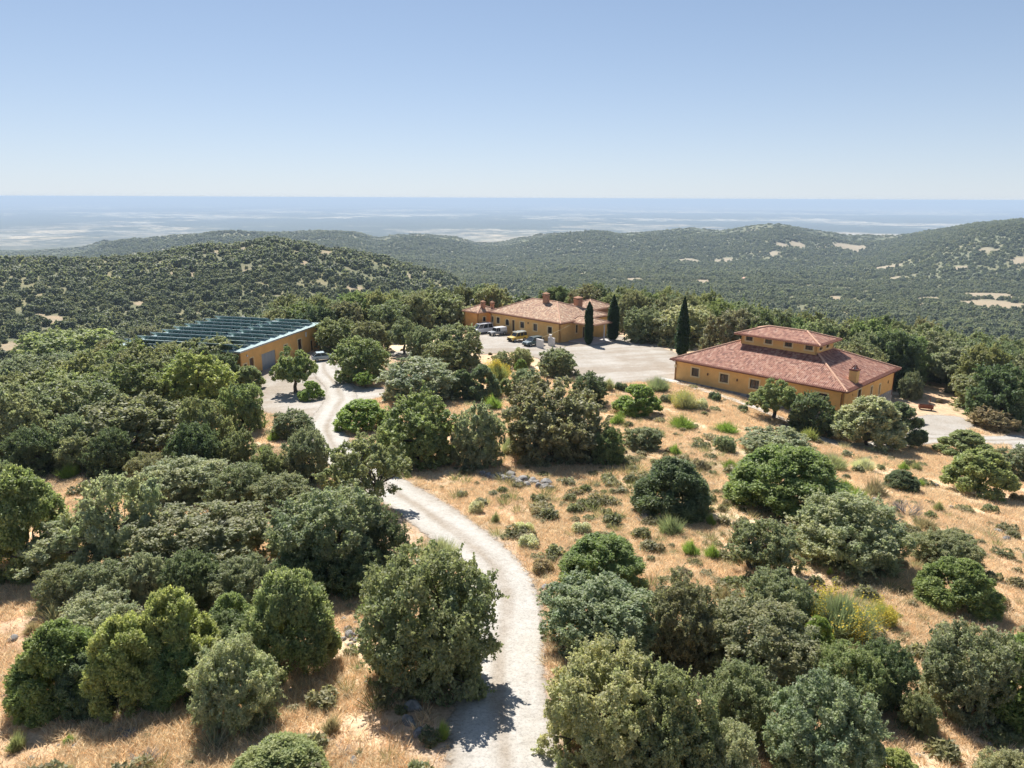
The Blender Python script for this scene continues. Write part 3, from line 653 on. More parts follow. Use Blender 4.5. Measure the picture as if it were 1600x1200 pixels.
def wall_lamp(root, x, y, z, nx, ny):
    mb = MB(); mb.box(x - 0.08, x + 0.08, y - 0.08, y + 0.08, z, z + 0.3); mb.tube((x - nx * 0.0, y, z + 0.3), (x, y, z + 0.4), 0.1, 0.02, 6); mb.build('wall_lamp', M['frame'], root)

# right-hand house: long hip roof, raised clerestory, granite plinth
_a = on_plane(1047, 560.6, 3.6); _b = on_plane(1324, 613, 3.6); RANG = math.atan2(_b[1] - _a[1], _b[0] - _a[0]); RORG = (_a[0], _a[1])
hR = empty('country_house', (_a[0], _a[1], 0), RANG, 'long low ochre house with raised windowed lantern storey on its tiled hip roof', 'house')
def Rl(u, v): return (_RO[0] + u * math.cos(RANG) - v * math.sin(RANG), _RO[1] + u * math.sin(RANG) + v * math.cos(RANG))
_RO = RORG
LR = math.hypot(_b[0] - _a[0], _b[1] - _a[1]); _c2 = on_plane(1422, 577.6, 3.6); WR = -(_c2[0] - _a[0]) * math.sin(RANG) + (_c2[1] - _a[1]) * math.cos(RANG)
print('R', LR, WR)
x0, x1, y0, y1 = 0.6, LR - 0.6, 0.6, WR - 0.6
wall(hR, 'wall', (x0, y0), (x1, y0), 0.35, 3.5, [(3.05, 4.3, 1.45, 2.72, 'window'), (7.95, 9.3, 1.42, 2.68, 'window'), (12.8, 14.2, 1.42, 2.68, 'window'), (17.9, 19.3, 1.42, 2.68, 'window'), (22.6, 24.0, 1.1, 2.66, 'window')], M['ochre'])
wall(hR, 'wall', (x1, y0), (x1, y1), 0.35, 3.5, [(2.9, 3.2, 2.3, 2.62, 'vent'), (4.9, 6.0, 1.55, 2.75, 'window'), (9.7, 10.25, 0.7, 2.35, 'slot'), (12.9, 13.4, 0.6, 2.1, 'slot'), (16.3, 16.8, 1.6, 2.1, 'vent')], M['orange'])
wall(hR, 'wall', (x1, y1), (x0, y1), 0.35, 3.5, [(4, 5.4, 1.4, 2.7, 'window'), (11, 12.4, 1.4, 2.7, 'window'), (18, 19.4, 1.4, 2.7, 'window')], M['ochre'])
wall(hR, 'wall', (x0, y1), (x0, y0), 0.35, 3.5, [(5, 6.4, 1.4, 2.7, 'window'), (12, 13.4, 1.4, 2.7, 'window')], M['ochre'])
mb = MB(); e = 0.04
mb.box(x0 - e, x1 + e, y0 - e, y1 + e, -4.5, 0.35); mb.build('stone_plinth', M['stone'], hR)
hip_roof(hR, 0, LR, 0, WR, 3.6, 0.40)
gutters(hR, 0, LR, 0, WR, 3.5, x0, x1, y0, y1, -0.5)
cx0, cx1, cy0, cy1 = 8.1, 19.9, 6.9, 12.7
zc = 3.6 + (WR / 2) * 0.4
wall(hR, 'clerestory_wall', (cx0, cy0), (cx1, cy0), 5.9, 7.86, [(0.8, 1.9, 6.95, 7.6, 'window'), (3.9, 5.0, 6.95, 7.6, 'window'), (7.0, 8.1, 6.95, 7.6, 'window'), (10.1, 11.2, 6.95, 7.6, 'window')], M['ochre'], 0.2)
wall(hR, 'clerestory_wall', (cx1, cy0), (cx1, cy1), 5.9, 7.86, [(0.9, 1.9, 6.95, 7.6, 'arch'), (3.2, 4.2, 6.95, 7.6, 'arch')], M['ochre'], 0.2)
wall(hR, 'clerestory_wall', (cx1, cy1), (cx0, cy1), 5.9, 7.86, [], M['ochre'], 0.2)
wall(hR, 'clerestory_wall', (cx0, cy1), (cx0, cy0), 5.9, 7.86, [], M['ochre'], 0.2)
hip_roof(hR, cx0 - 0.8, cx1 + 0.8, cy0 - 0.8, cy1 + 0.8, 7.9, 0.32, name='clerestory_roof')
chimney(hR, 26.15, 4.9, 3.1, 5.55, 1.0, 1.0, M['ochre'], 'crown')
for s in (5.9, 10.8, 16.2, 21.0): wall_lamp(hR, x0 + s, y0 - 0.1, 2.0, 0, -1)
wall_lamp(hR, x0 + 0.2, y0 - 0.1, 2.2, 0, -1)
mb = MB(); mb.box(0.65, 1.0, 0.35, 0.55, 2.3, 2.75); mb.build('alarm_box', M['trim'], hR)

# central house
M['tiles'] = M['tiles_pale']
_a = on_plane(762, 487, 3.2); _b = on_plane(876, 506, 3.2); CANG = math.atan2(_b[1] - _a[1], _b[0] - _a[0]); CORG = (_a[0], _a[1])
def Cl(u, v): return (CORG[0] + u * math.cos(CANG) - v * math.sin(CANG), CORG[1] + u * math.sin(CANG) + v * math.cos(CANG))
hC = empty('farmhouse', (_a[0], _a[1], 0), CANG, 'ochre farmhouse with broad tiled hip roof, several chimneys and a white-columned porch', 'house')
LC = math.hypot(_b[0] - _a[0], _b[1] - _a[1]); WC = 16.8
print('C', LC)
x0, x1, y0, y1 = 0.5, LC - 0.5, 0.5, WC - 0.5
wall(hC, 'wall', (x0, y0), (x1, y0), -1.6, 3.1, [(0.2, 0.85, 1.0, 2.2, 'slot'), (1.9, 2.85, 0.9, 2.2, 'window'), (4.75, 5.85, 0.8, 2.15, 'arch'), (6.85, 7.6, -0.25, 2.17, 'door'), (9.35, 10.5, 0.8, 2.1, 'window'), (13.3, 14.4, 0.7, 2.16, 'window'), (17.45, 18.6, 0.7, 2.05, 'window')], M['ochre'])
wall(hC, 'wall', (x1, y0), (x1, y1), -1.6, 3.1, [(4.95, 5.5, 0.55, 2.25, 'slot'), (9.0, 10.2, 0.8, 2.2, 'window'), (7.2, 8.2, -0.9, 1.5, 'door')], M['ochre'])
wall(hC, 'wall', (x1, y1), (x0, y1), -1.6, 3.1, [(4, 5, 0.8, 2.1, 'window'), (12, 13, 0.8, 2.1, 'window')], M['ochre'])
wall(hC, 'wall', (x0, y1), (x0, y0), -1.6, 3.1, [], M['ochre'])
hip_roof(hC, 0, LC, 0, WC, 3.2, 0.335, ridge=(6.0, 13.4))
gutters(hC, 0, LC, 0, WC, 3.1, x0, x1, y0, y1, -0.8)
chimney(hC, 11.0, 7.4, 5.3, 7.2, 1.15, 0.95, M['brick'])
chimney(hC, 15.7, 12.8, 3.9, 6.3, 1.4, 1.4, M['brick'])
# wing on the left, standing forward of the main block
wx0, wx1, wy0, wy1 = -5.4, -0.9, -2.2, 3.8
for A, B in (((wx0, wy0), (wx1, wy0)), ((wx1, wy0), (wx1, wy1)), ((wx1, wy1), (wx0, wy1)), ((wx0, wy1), (wx0, wy0))):
    wall(hC, 'wing_wall', A, B, -1.6, 2.95, [(1.6, 2.4, 0.9, 1.9, 'slot')] if A == (wx1, wy0) else [], M['orange'])
hip_roof(hC, wx0 - 0.45, wx1 + 0.45, wy0 - 0.45, wy1 + 0.45, 3.05, 0.36, name='wing_roof', ridge=(-3.5, -3.0))
chimney(hC, -2.0, 0.4, 3.3, 4.75, 0.8, 0.7, M['brick']); chimney(hC, -1.7, 3.0, 3.0, 4.4, 0.7, 0.6, M['brick'])
# wing at the back right
wx0, wx1, wy0, wy1 = 10.6, 18.2, 14.8, 22.5
for A, B in (((wx0, wy0), (wx1, wy0)), ((wx1, wy0), (wx1, wy1)), ((wx1, wy1), (wx0, wy1)), ((wx0, wy1), (wx0, wy0))): wall(hC, 'wing_wall', A, B, -1.6, 3.95, [], M['brick'])
hip_roof(hC, wx0 - 0.5, wx1 + 0.5, wy0 - 0.5, wy1 + 0.5, 4.05, 0.38, name='wing_roof')
# porch
hip_roof(hC, LC - 1.2, 27.3, 3.8, 10.2, 2.98, 0.30, ridge=(LC - 1.0, 24.2), name='porch_roof')
for (u, v) in ((26.5, 4.2), (26.5, 8.6)):
    mb = MB(); mb.tube((u, v, -0.75), (u, v, 2.72), 0.17, 0.15, 12); mb.box(u - 0.24, u + 0.24, v - 0.24, v + 0.24, 2.6, 2.8); mb.box(u - 0.24, u + 0.24, v - 0.24, v + 0.24, -0.78, -0.6); mb.build('column', M['plaster'], hC)
mb = MB(); mb.box(21.0, 27.6, 3.2, 10.6, -1.6, -0.78); mb.build('porch_floor', M['concrete'], hC)
wall_lamp(hC, 12.3, 0.4, 1.9, 0, -1)

# shed with the flat roof of solar panels
SO = on_plane(374, 550, 3.25); _b = on_plane(501.5, 505.5, 3.25); SANG = math.atan2(_b[1] - SO[1], _b[0] - SO[0])
LS = math.hypot(_b[0] - SO[0], _b[1] - SO[1]); WS = 23.0
hS = empty('workshop_shed', (SO[0], SO[1], 0), SANG, 'low flat-roofed orange shed with grey double doors and a roof full of panels', 'shed')
def Sl(u, v): return (SO[0] + u * math.cos(SANG) - v * math.sin(SANG), SO[1] + u * math.sin(SANG) + v * math.cos(SANG))
print('shed', SO, LS, math.degrees(SANG))
wall(hS, 'wall', (0, 0), (LS, 0), -2.6, 3.15, [(0.8, 1.7, -0.2, 0.9, 'window'), (2.6, 3.8, -1.6, 1.55, 'door'), (6.3, 10.7, -1.6, 1.5, 'garage'), (13.7, 15.0, -0.3, 1.6, 'window'), (18.8, 20.1, -0.3, 1.7, 'window'), (23.6, 24.5, -1.5, 0.6, 'door')], M['orange'])
wall(hS, 'wall', (LS, 0), (LS, WS), -2.6, 3.15, [], M['orange'])
wall(hS, 'wall', (LS, WS), (0, WS), -3.4, 3.15, [], M['orange']); wall(hS, 'wall', (0, WS), (0, 0), -3.4, 3.15, [(4, 5.2, 0, 1.3, 'window'), (12, 13.2, 0, 1.3, 'window')], M['orange'])
mb = MB(); mb.box(-0.25, LS + 0.25, -0.25, WS + 0.25, 3.15, 3.3); mb.build('roof', M['roofing'], hS)
mb = MB(); 
for q in ((-0.3, LS + 0.3, -0.32, -0.26), (-0.3, LS + 0.3, WS + 0.26, WS + 0.32)): mb.box(*q, 3.1, 3.38)
for q in ((-0.32, -0.26, -0.26, WS + 0.26), (LS + 0.26, LS + 0.32, -0.26, WS + 0.26)): mb.box(*q, 3.1, 3.38)
mb.build('roof_edging', M['galv'], hS)
mb = MB(); mb.tube((1.9, -0.2, 2.2), (1.9, -0.05, 2.2), 0.16, 0.16, 10); mb.build('wall_lamp', M['plaster'], hS)
mb = MB(); mb.box(21.7, 22.1, -0.14, 0, 1.75, 2.7); mb.build('wall_plaque', M['plaster'], hS)
# two blocks of panel rows; every row a thing that could be lifted off the roof
def panel_row(u, v0, v1, label, rise=0.95, dep=1.7):
    r0 = empty('solar_panel_row', (*Sl(u, (v0 + v1) / 2), 3.3), SANG, label, 'solar panels', 'rows of solar panels on the shed roof')
    hw = (v1 - v0) / 2
    p = MB(); n = max(1, int(round(2 * hw / 1.0)))
    t_ = 0.12 + rise                       # they face the far side, so their high edge is towards the camera
    p.face([(0, -hw, t_), (dep, -hw, 0.12), (dep, hw, 0.12), (0, hw, t_)], 0, [(0, 1.6), (0, 0), (n, 0), (n, 1.6)])
    p.face([(0, -hw, t_ - 0.04), (0, hw, t_ - 0.04), (dep, hw, 0.08), (dep, -hw, 0.08)], 2)
    for i in range(n + 1):
        y = -hw + 2 * hw * i / n; y = min(max(y, -hw + 0.02), hw - 0.02)
        p.face([(0, y - 0.02, t_ - 0.045), (0, y + 0.02, t_ - 0.045), (dep, y + 0.02, 0.075), (dep, y - 0.02, 0.075)], 1)
    for a, b, z in (((0, -hw), (0, hw), t_), ((dep, -hw), (dep, hw), 0.1)):
        p.box(a[0] - 0.04, a[0] + 0.03, a[1], b[1], z - 0.05, z + 0.03, 1)
    p.build('panels', [M['panel'], M['rail'], M['panel_back']], r0)
    f = MB(); k = max(2, int(hw))
    for i in range(k + 1):
        y = -hw + 0.1 + (2 * hw - 0.2) * i / k; f.box(0.02, 0.07, y - 0.03, y + 0.03, 0, t_ - 0.06); f.box(0, dep, y - 0.03, y + 0.03, 0, 0.05)
        f.tube((0.05, y, 0.05), (dep * 0.5, y, 0.12 + rise * 0.42), 0.02, 0.02, 4)
    f.box(0.0, 0.06, -hw + 0.05, hw - 0.05, 0.0, 0.06)
    f.build('support_frame', M['galv'], r0)
ordn = ['first', 'second', 'third', 'fourth', 'fifth', 'sixth', 'seventh', 'eighth', 'ninth', 'tenth']
for i in range(9):
    u = 0.3 + i * (LS - 3.2) / 8
    panel_row(u, 1.2, 8.6, 'tilted solar row nearer the orange wall of the shed, %s from the low near edge' % ordn[i])
for i in range(9):
    u = 0.3 + i * (LS - 3.2) / 8
    panel_row(u, 10.0, 22.2, 'tilted solar row on the far side of the shed roof, %s from its near edge' % ordn[i])

# ------------------------------------------------------------------ yard furniture, path, walls, vehicles
mb = MB()                                             # path along the front of the right-hand house
n = 26
for i in range(n):
    u0, u1 = -1.5 + i * 0.95, -1.5 + (i + 1) * 0.95
    for a, b in ((u0, u1),):
        va, vb = -0.75 - 0.22 * max(0, a), -0.75 - 0.22 * max(0, b); P = [Rl(a, va - 0.75), Rl(b, vb - 0.75), Rl(b, vb + 0.75), Rl(a, va + 0.75)]; zz = [float(H(*p)) + 0.16 for p in P]
        mb.face([(P[k][0], P[k][1], zz[k]) for k in range(4)])
        mb.face([(P[0][0], P[0][1], zz[0] - 0.3), (P[1][0], P[1][1], zz[1] - 0.3), (P[1][0], P[1][1], zz[1]), (P[0][0], P[0][1], zz[0])])
mb.build('path', M['concrete'], kind='structure')

def block_wall(px, py, w, h, label, urn=False):
    x, y, z = ground(px, py); r = empty('gate_wall', (x, y, z - 0.1), CANG - rad(10), label, 'wall', 'white wall blocks by the farmhouse corner')
    mb = MB(); mb.box(-w / 2, w / 2, -0.22, 0.22, 0, h); mb.build('masonry', M['plaster'], r, bevel=0.02)
    mb = MB(); mb.box(-w / 2 - 0.04, w / 2 + 0.04, -0.26, 0.26, h, h + 0.07); mb.build('coping', M['concrete'], r)
    return x, y, z, h
block_wall(843.5, 543.5, 1.9, 1.75, 'low white wall block standing alone beside the dark green vehicle')
x, y, z, h = block_wall(861.5, 540.5, 1.8, 1.75, 'low white wall block near the farmhouse corner with a white urn on top')
mb = MB()
for a, b, r0, r1 in ((0, 0.08, 0.2, 0.2), (0.08, 0.15, 0.1, 0.1), (0.15, 0.4, 0.14, 0.32), (0.4, 0.55, 0.32, 0.26), (0.55, 0.6, 0.3, 0.3)): mb.tube((0, 0, a), (0, 0, b), r0, r1, 14)
o = mb.build('stone_urn', M['plaster'], label='round white urn on top of the white wall block', cat='urn'); o.location = (x - 0.2, y, z - 0.1 + h + 0.07)
# sloping pole between the wall block and the big cypress
pa = Vector((x - 1.9, y - 0.6, z + 1.9)); cxx = Cl(23.0, 1.6); pb = Vector((cxx[0], cxx[1], 2.9))
mb = MB(); q = 10
for i in range(q):
    t0, t1 = i / q, (i + 1) / q; sag = lambda t: Vector((0, 0, -0.5 * 4 * t * (1 - t) * 0.35)); mb.tube(pa.lerp(pb, t0) + sag(t0), pa.lerp(pb, t1) + sag(t1), 0.04, 0.04, 6)
mb.tube((pa.x, pa.y, z - 0.2), (pa.x, pa.y, pa.z + 0.1), 0.05, 0.05, 6)
mb.build('overhead_cable', M['trim'], label='thick pale cable strung across the farmhouse corner to the first cypress', cat='cable')
x, y, z = ground(735, 518)
r = empty('lamp_post', (x, y, z), 0, 'thin pale lamp post left of the white van', 'lamp post')
mb = MB(); mb.tube((0, 0, -0.2), (0, 0, 7.2), 0.07, 0.045, 8); mb.build('pole', M['galv'], r); mb = MB(); mb.tube((0, 0, 7.2), (0.5, -0.3, 7.45), 0.04, 0.03, 6); mb.box(0.4, 0.85, -0.42, -0.22, 7.38, 7.5); mb.build('lamp_head', M['galv'], r)
x, y, z = ground(948.5, 526.5)
mb = MB(); mb.tube((0, 0, 0), (0, 0, 0.35), 0.05, 0.05, 8); mb.tube((0, 0, 0.33), (0, 0, 0.5), 0.2, 0.24, 12); mb.tube((0, 0, 0.5), (0, 0, 0.7), 0.24, 0.1, 12)
o = mb.build('garden_lamp', M['plaster'], label='small white globe lamp at the foot of the second cypress', cat='lamp'); o.location = (x, y, z)
# rusty trough with a post in the right yard
x, y, z = ground(1446, 640)
r = empty('rusty_trough', (x, y, z), rad(-20), 'rusty brown trough with an upright post on the bare yard right of the house', 'trough')
mb = MB(); mb.box(-0.95, 0.95, -0.35, 0.35, 0.25, 0.32); mb.box(-0.95, 0.95, -0.38, -0.32, 0.25, 0.75); mb.box(-0.95, 0.95, 0.32, 0.38, 0.25, 0.75); mb.box(-1.0, -0.94, -0.38, 0.38, 0.25, 0.8); mb.box(0.94, 1.0, -0.38, 0.38, 0.25, 0.8)
mb.build('basin', M['rust'], r)
for sx in (-0.8, 0.8): mb = MB(); mb.box(sx - 0.05, sx + 0.05, -0.3, 0.3, -0.1, 0.25); mb.build('leg', M['rust'], r)
mb = MB(); mb.tube((0.55, 0.45, -0.1), (0.55, 0.45, 1.9), 0.05, 0.05, 6); mb.build('post', M['rust'], r)

def wheel(root, x, y, R=0.36, wd=0.24):
    t = MB(); n = 20; sg = 1 if y > 0 else -1
    prof = [(R * 0.6, -wd / 2), (R * 0.92, -wd / 2), (R, -wd / 2 + 0.04), (R, wd / 2 - 0.04), (R * 0.92, wd / 2), (R * 0.6, wd / 2)]
    for i in range(n):
        a0, a1 = 2 * math.pi * i / n, 2 * math.pi * (i + 1) / n
        for k in range(6):
            p, q = prof[k], prof[(k + 1) % 6]
            t.face([(x + math.cos(a0) * p[0], y + p[1], R + math.sin(a0) * p[0]), (x + math.cos(a1) * p[0], y + p[1], R + math.sin(a1) * p[0]), (x + math.cos(a1) * q[0], y + q[1], R + math.sin(a1) * q[0]), (x + math.cos(a0) * q[0], y + q[1], R + math.sin(a0) * q[0])])
    w = t.build('wheel', M['black'], root)
    h = MB(); h.tube((x, y - wd * 0.4, R), (x, y + wd * 0.4, R), R * 0.6, R * 0.6, 16)
    for i in range(5):
        a = 2 * math.pi * i / 5; h.tube((x, y + sg * wd * 0.42, R), (x + math.cos(a) * R * 0.52, y + sg * wd * 0.42, R + math.sin(a) * R * 0.52), 0.035, 0.03, 4)
    h.build('rim', M['galv'], w)
def vehicle(name, px, py, rz, label, cat, prof, cab, wdt, paint, wheels, R=0.36, roofmat=None, extra=None, lights=None, z=None):
    """prof: side outline of the lower body (x, z); cab: list of greenhouse outlines (pts x,z) each with pane spans"""
    x, y, zz = ground(px, py)
    r = empty(name, (x, y, zz + 0.05), rz, label, cat)
    b = MB(); hw = wdt / 2
    b.prism(prof, -hw, hw); b.build('body', paint, r, bevel=0.07)
    for pts, roof_h in cab:
        # greenhouse narrows towards the roof
        (xa, za), (xb, zb), (xc, zc_), (xd, zd) = pts   # bottom rear, top rear, top front, bottom front
        g = MB(); i0, i1 = hw - 0.06, hw - 0.2
        P = [(xa, -i0, za), (xb, -i1, zb), (xc, -i1, zc_), (xd, -i0, zd), (xa, i0, za), (xb, i1, zb), (xc, i1, zc_), (xd, i0, zd)]
        for f in ((0, 3, 2, 1), (4, 5, 6, 7), (0, 1, 5, 4), (3, 7, 6, 2), (1, 2, 6, 5)): g.face([P[i] for i in f])
        g.build('windows', M['glass'], r)
        k = MB(); k.prism([(xb - 0.06, zb - 0.02), (xb, zb + roof_h), (xc, zc_ + roof_h), (xc + 0.08, zc_ - 0.02)], -i1 - 0.03, i1 + 0.03)
        k.build('roof', roofmat or paint, r, bevel=0.03)
        m = MB(); npil = 3 if xc - xb > 1.6 else 2
        for s in (-1, 1):
            ends = [(xa, xb), (xd, xc)] + [(xa + (xd - xa) * t, xb + (xc - xb) * t) for t in ((0.33, 0.66) if npil == 3 else (0.5,))]
            for (p0, p1) in ends: m.tube((p0, s * (i0 + 0.005), za), (p1, s * (i1 + 0.005), zb), 0.05, 0.045, 4)
        m.build('pillars', paint, r)
    for wx in wheels:
        for s in (-1, 1): wheel(r, wx, s * (hw - 0.1), R)
    xf = max(p[0] for p in prof); xr = min(p[0] for p in prof); hz = lights or 0.7
    for s in (-1, 1):
        l = MB(); l.tube((xf - 0.03, s * (hw - 0.25), hz), (xf + 0.03, s * (hw - 0.25), hz), 0.11, 0.1, 12); l.build('headlight', M['lamp'], r)
        l = MB(); l.box(xr - 0.02, xr + 0.05, s * (hw - 0.2) - 0.09, s * (hw - 0.2) + 0.09, hz + 0.05, hz + 0.3); l.build('tail_light', M['tail'], r)
    l = MB(); l.box(xf - 0.02, xf + 0.06, -hw + 0.08, hw - 0.08, 0.36, 0.5); l.build('bumper', M['black'] if name != 'parked_car' else paint, r)
    l = MB(); l.box(xr - 0.06, xr + 0.02, -hw + 0.08, hw - 0.08, 0.36, 0.5); l.build('bumper', M['black'] if name != 'parked_car' else paint, r)
    if extra: extra(r, hw)
    return r
NOSE = CANG - math.pi / 2 - rad(8)          # parked nose-out from the farmhouse wall
white = mat_paint('white_car_paint', (0.74, 0.75, 0.76)); yellow = mat_paint('yellow_car_paint', (0.72, 0.44, 0.04)); teal = mat_paint('dark_green_car_paint', (0.035, 0.075, 0.08)); silver = mat_paint('silver_car_paint', (0.24, 0.30, 0.33), 0.4)
def van_x(r, hw):
    g = MB(); g.box(2.28, 2.33, -0.55, 0.55, 0.55, 0.78); g.build('grille', M['black'], r)
vehicle('delivery_van', 753, 521, NOSE, 'tall white passenger van parked by the farmhouse, leftmost of the parked vehicles', 'van',
        [(-2.45, 0.35), (-2.5, 1.25), (1.6, 1.25), (2.25, 1.0), (2.35, 0.75), (2.35, 0.35)], [([(-2.42, 1.24), (-2.3, 2.12), (0.95, 2.12), (1.75, 1.2)], 0.12)], 1.9, white, (-1.55, 1.55), 0.34, extra=van_x)
def pick_x(r, hw):
    g = MB(); g.prism([(-2.1, 0.95), (-2.05, 1.75), (-0.35, 1.78), (-0.3, 0.95)], -hw + 0.04, hw - 0.04); g.build('canopy', white, r, bevel=0.06)
    g = MB(); g.box(2.0, 2.06, -0.5, 0.5, 0.55, 0.85); g.build('grille', M['black'], r)
vehicle('pickup_truck', 777, 524, NOSE, 'old grey four wheel drive with white hard canopy, parked beside the white van', 'pickup',
        [(-2.15, 0.45), (-2.15, 0.95), (0.85, 0.98), (2.0, 0.95), (2.05, 0.45)], [([(-0.28, 0.96), (-0.25, 1.68), (0.6, 1.68), (0.85, 0.97)], 0.1)], 1.68, mat_paint('grey_car_paint', (0.36, 0.37, 0.38)), (-1.35, 1.35), 0.38, roofmat=white, extra=pick_x)
def rack(r, hw):
    g = MB()
    for yy in np.linspace(-0.6, 0.6, 7): g.box(-1.7, 0.75, yy - 0.02, yy + 0.02, 1.98, 2.01)
    for xx in (-1.7, 0.75): g.box(xx - 0.03, xx + 0.03, -0.65, 0.65, 1.94, 2.06)
    g.build('roof_rack', M['galv'], r)
    g = MB(); g.box(2.1, 2.16, -0.55, 0.55, 0.5, 0.8); g.build('grille', M['black'], r)
    g = MB(); g.tube((-2.35, 0, 1.1), (-2.2, 0, 1.1), 0.36, 0.36, 16); g.build('spare_wheel', M['black'], r)
vehicle('off_road_car', 808, 533, NOSE + rad(6), 'boxy bright yellow off-road car with a roof rack in front of the farmhouse', 'car',
        [(-2.2, 0.45), (-2.2, 1.12), (0.9, 1.12), (2.05, 1.02), (2.12, 0.5), (2.1, 0.45)], [([(-2.15, 1.1), (-2.05, 1.8), (0.55, 1.8), (1.0, 1.1)], 0.1)], 1.8, yellow, (-1.35, 1.4), 0.4, roofmat=mat_paint('cream_roof_paint', (0.6, 0.56, 0.42)), extra=rack)
vehicle('off_road_car', 833, 540, NOSE + rad(4), 'dark green estate car half hidden by the low white wall block', 'car',
        [(-2.3, 0.4), (-2.3, 1.05), (0.9, 1.08), (2.15, 0.95), (2.3, 0.7), (2.3, 0.4)], [([(-2.25, 1.04), (-1.9, 1.68), (0.35, 1.7), (1.15, 1.05)], 0.09)], 1.82, teal, (-1.45, 1.45), 0.37)
vehicle('parked_car', 505, 563, rad(24), 'silver grey hatchback parked beside the far end of the orange shed', 'car',
        [(-1.95, 0.32), (-2.02, 0.85), (-1.75, 0.98), (0.95, 0.98), (1.7, 0.84), (1.98, 0.62), (1.98, 0.32)], [([(-1.85, 0.96), (-1.2, 1.48), (0.2, 1.5), (1.1, 0.96)], 0.07)], 1.72, silver, (-1.25, 1.28), 0.31)
# low trailer under the trees left of the van
x, y, z = ground(727, 520)
r = empty('flat_trailer', (x, y, z), NOSE + 1.2, 'low flat reddish trailer in the shade left of the white van', 'trailer')
mb = MB(); mb.box(-1.6, 1.6, -0.8, 0.8, 0.55, 0.63); mb.box(-1.6, 1.6, -0.84, -0.8, 0.5, 0.85); mb.box(-1.6, 1.6, 0.8, 0.84, 0.5, 0.85); mb.build('bed', M['rust'], r)
mb = MB(); mb.tube((1.6, 0, 0.5), (2.7, 0, 0.45), 0.05, 0.05, 6); mb.build('drawbar', M['rust'], r)
for s in (-1, 1): wheel(r, -0.2, s * 0.9, 0.32)
# dark bench and pots by the farmhouse door
def pot(u, v, label, hgt=0.5):
    x, y = Cl(u, v); z = float(H(x, y)); r = empty('potted_plant', (x, y, z), 0, label, 'potted plant', 'pots along the farmhouse front')
    mb = MB(); mb.tube((0, 0, 0), (0, 0, 0.4), 0.18, 0.26, 12); mb.tube((0, 0, 0.38), (0, 0, 0.44), 0.29, 0.29, 12); mb.build('pot', M['ridge'], r)
    return r

# ------------------------------------------------------------------ vegetation: mesh makers
def unit(v): return v / (np.linalg.norm(v, axis=-1, keepdims=True) + 1e-9)
def rand_dirs(rng, n): return unit(rng.normal(size=(n, 3)))
def leaf_mesh(name, P, N, size, rng, tint, elong=1.5, align=None, mats=None, core=None):
    """one four-cornered leaf spray per point, normals scattered about N"""
    n = len(P); nn = unit(N * 0.42 + np.array([0, 0, 0.5]) + rng.normal(size=(n, 3)) * 0.6)
    t = rng.normal(size=(n, 3)) if align is None else align + rng.normal(size=(n, 3)) * 0.35
    t = unit(t - (t * nn).sum(-1, keepdims=True) * nn); b = np.cross(nn, t)
    s = (size * rng.uniform(0.65, 1.35, n))[:, None]
    a = t * s * elong * 0.5; c = b * s * 0.5
    lift = nn * s * 0.18
    V = np.stack([P - a, P + c - lift * rng.uniform(0, 1, (n, 1)), P + a, P - c - lift * rng.uniform(0, 1, (n, 1))], 1).reshape(-1, 3)
    F = np.arange(4 * n); cnt = np.full(n, 4); tn = np.repeat(tint, 4)
    if core is not None:
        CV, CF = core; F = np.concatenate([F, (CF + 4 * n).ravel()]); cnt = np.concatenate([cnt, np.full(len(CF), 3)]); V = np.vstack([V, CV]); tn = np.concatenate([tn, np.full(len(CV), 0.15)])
    me = mesh_np(name, V, F, cnt, mats or [M['leaf']])
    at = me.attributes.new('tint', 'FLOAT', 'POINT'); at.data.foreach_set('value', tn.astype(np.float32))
    return me
def ico(sub=2):
    bm = bmesh.new(); bmesh.ops.create_icosphere(bm, subdivisions=sub, radius=1.0); V = np.array([v.co[:] for v in bm.verts]); F = np.array([[v.index for v in f.verts] for f in bm.faces]); bm.free(); return V, F
ICO1, ICO2 = ico(1), ico(2)
def cores(C, R_, k, rng, ic=ICO1):
    V = []; F = []; n = 0
    for c, r in zip(C, R_):
        v = ic[0] * r * k * (1 + rng.uniform(-0.15, 0.15, (len(ic[0]), 1))) + c; V.append(v); F.append(ic[1] + n); n += len(v)
    return np.vstack(V), np.vstack(F)
def oak_lobes(rng, R=4.0, Ht=7.0, NL=18, low=0.10):
    """rounded masses that fill a broad uneven dome"""
    C = []; rr = []
    for i in range(NL):
        for _ in range(60):
            r = R * rng.uniform(0.20, 0.42)
            d = rand_dirs(rng, 1)[0]; d[2] = abs(d[2]) * 1.1 - 0.45; d = d / np.linalg.norm(d)
            q = rng.uniform(0.70, 1.10)
            c = np.array([d[0] * (R - r) * q, d[1] * (R - r) * q, Ht * 0.48 + d[2] * (Ht * 0.52 - r) * q])
            c[2] = max(c[2], low * Ht + r * 0.75)
            if all(np.linalg.norm(c - k) > 0.70 * (r + s) for k, s in zip(C, rr)): break
        C.append(c); rr.append(r)
    if low < 0.2:                        # skirts that come down to the ground
        a0 = rng.uniform(0, 6.28); m = 8
        for i in range(m):
            a = a0 + 2 * math.pi * i / m + rng.uniform(-0.2, 0.2); r = R * rng.uniform(0.18, 0.34); q = (R - r) * rng.uniform(0.7, 1.04); C.append(np.array([math.cos(a) * q, math.sin(a) * q, r * rng.uniform(0.7, 1.1)])); rr.append(r)
    C.append(np.array([0, 0, Ht * 0.5])); rr.append(R * 0.48)
    return np.array(C), np.array(rr)
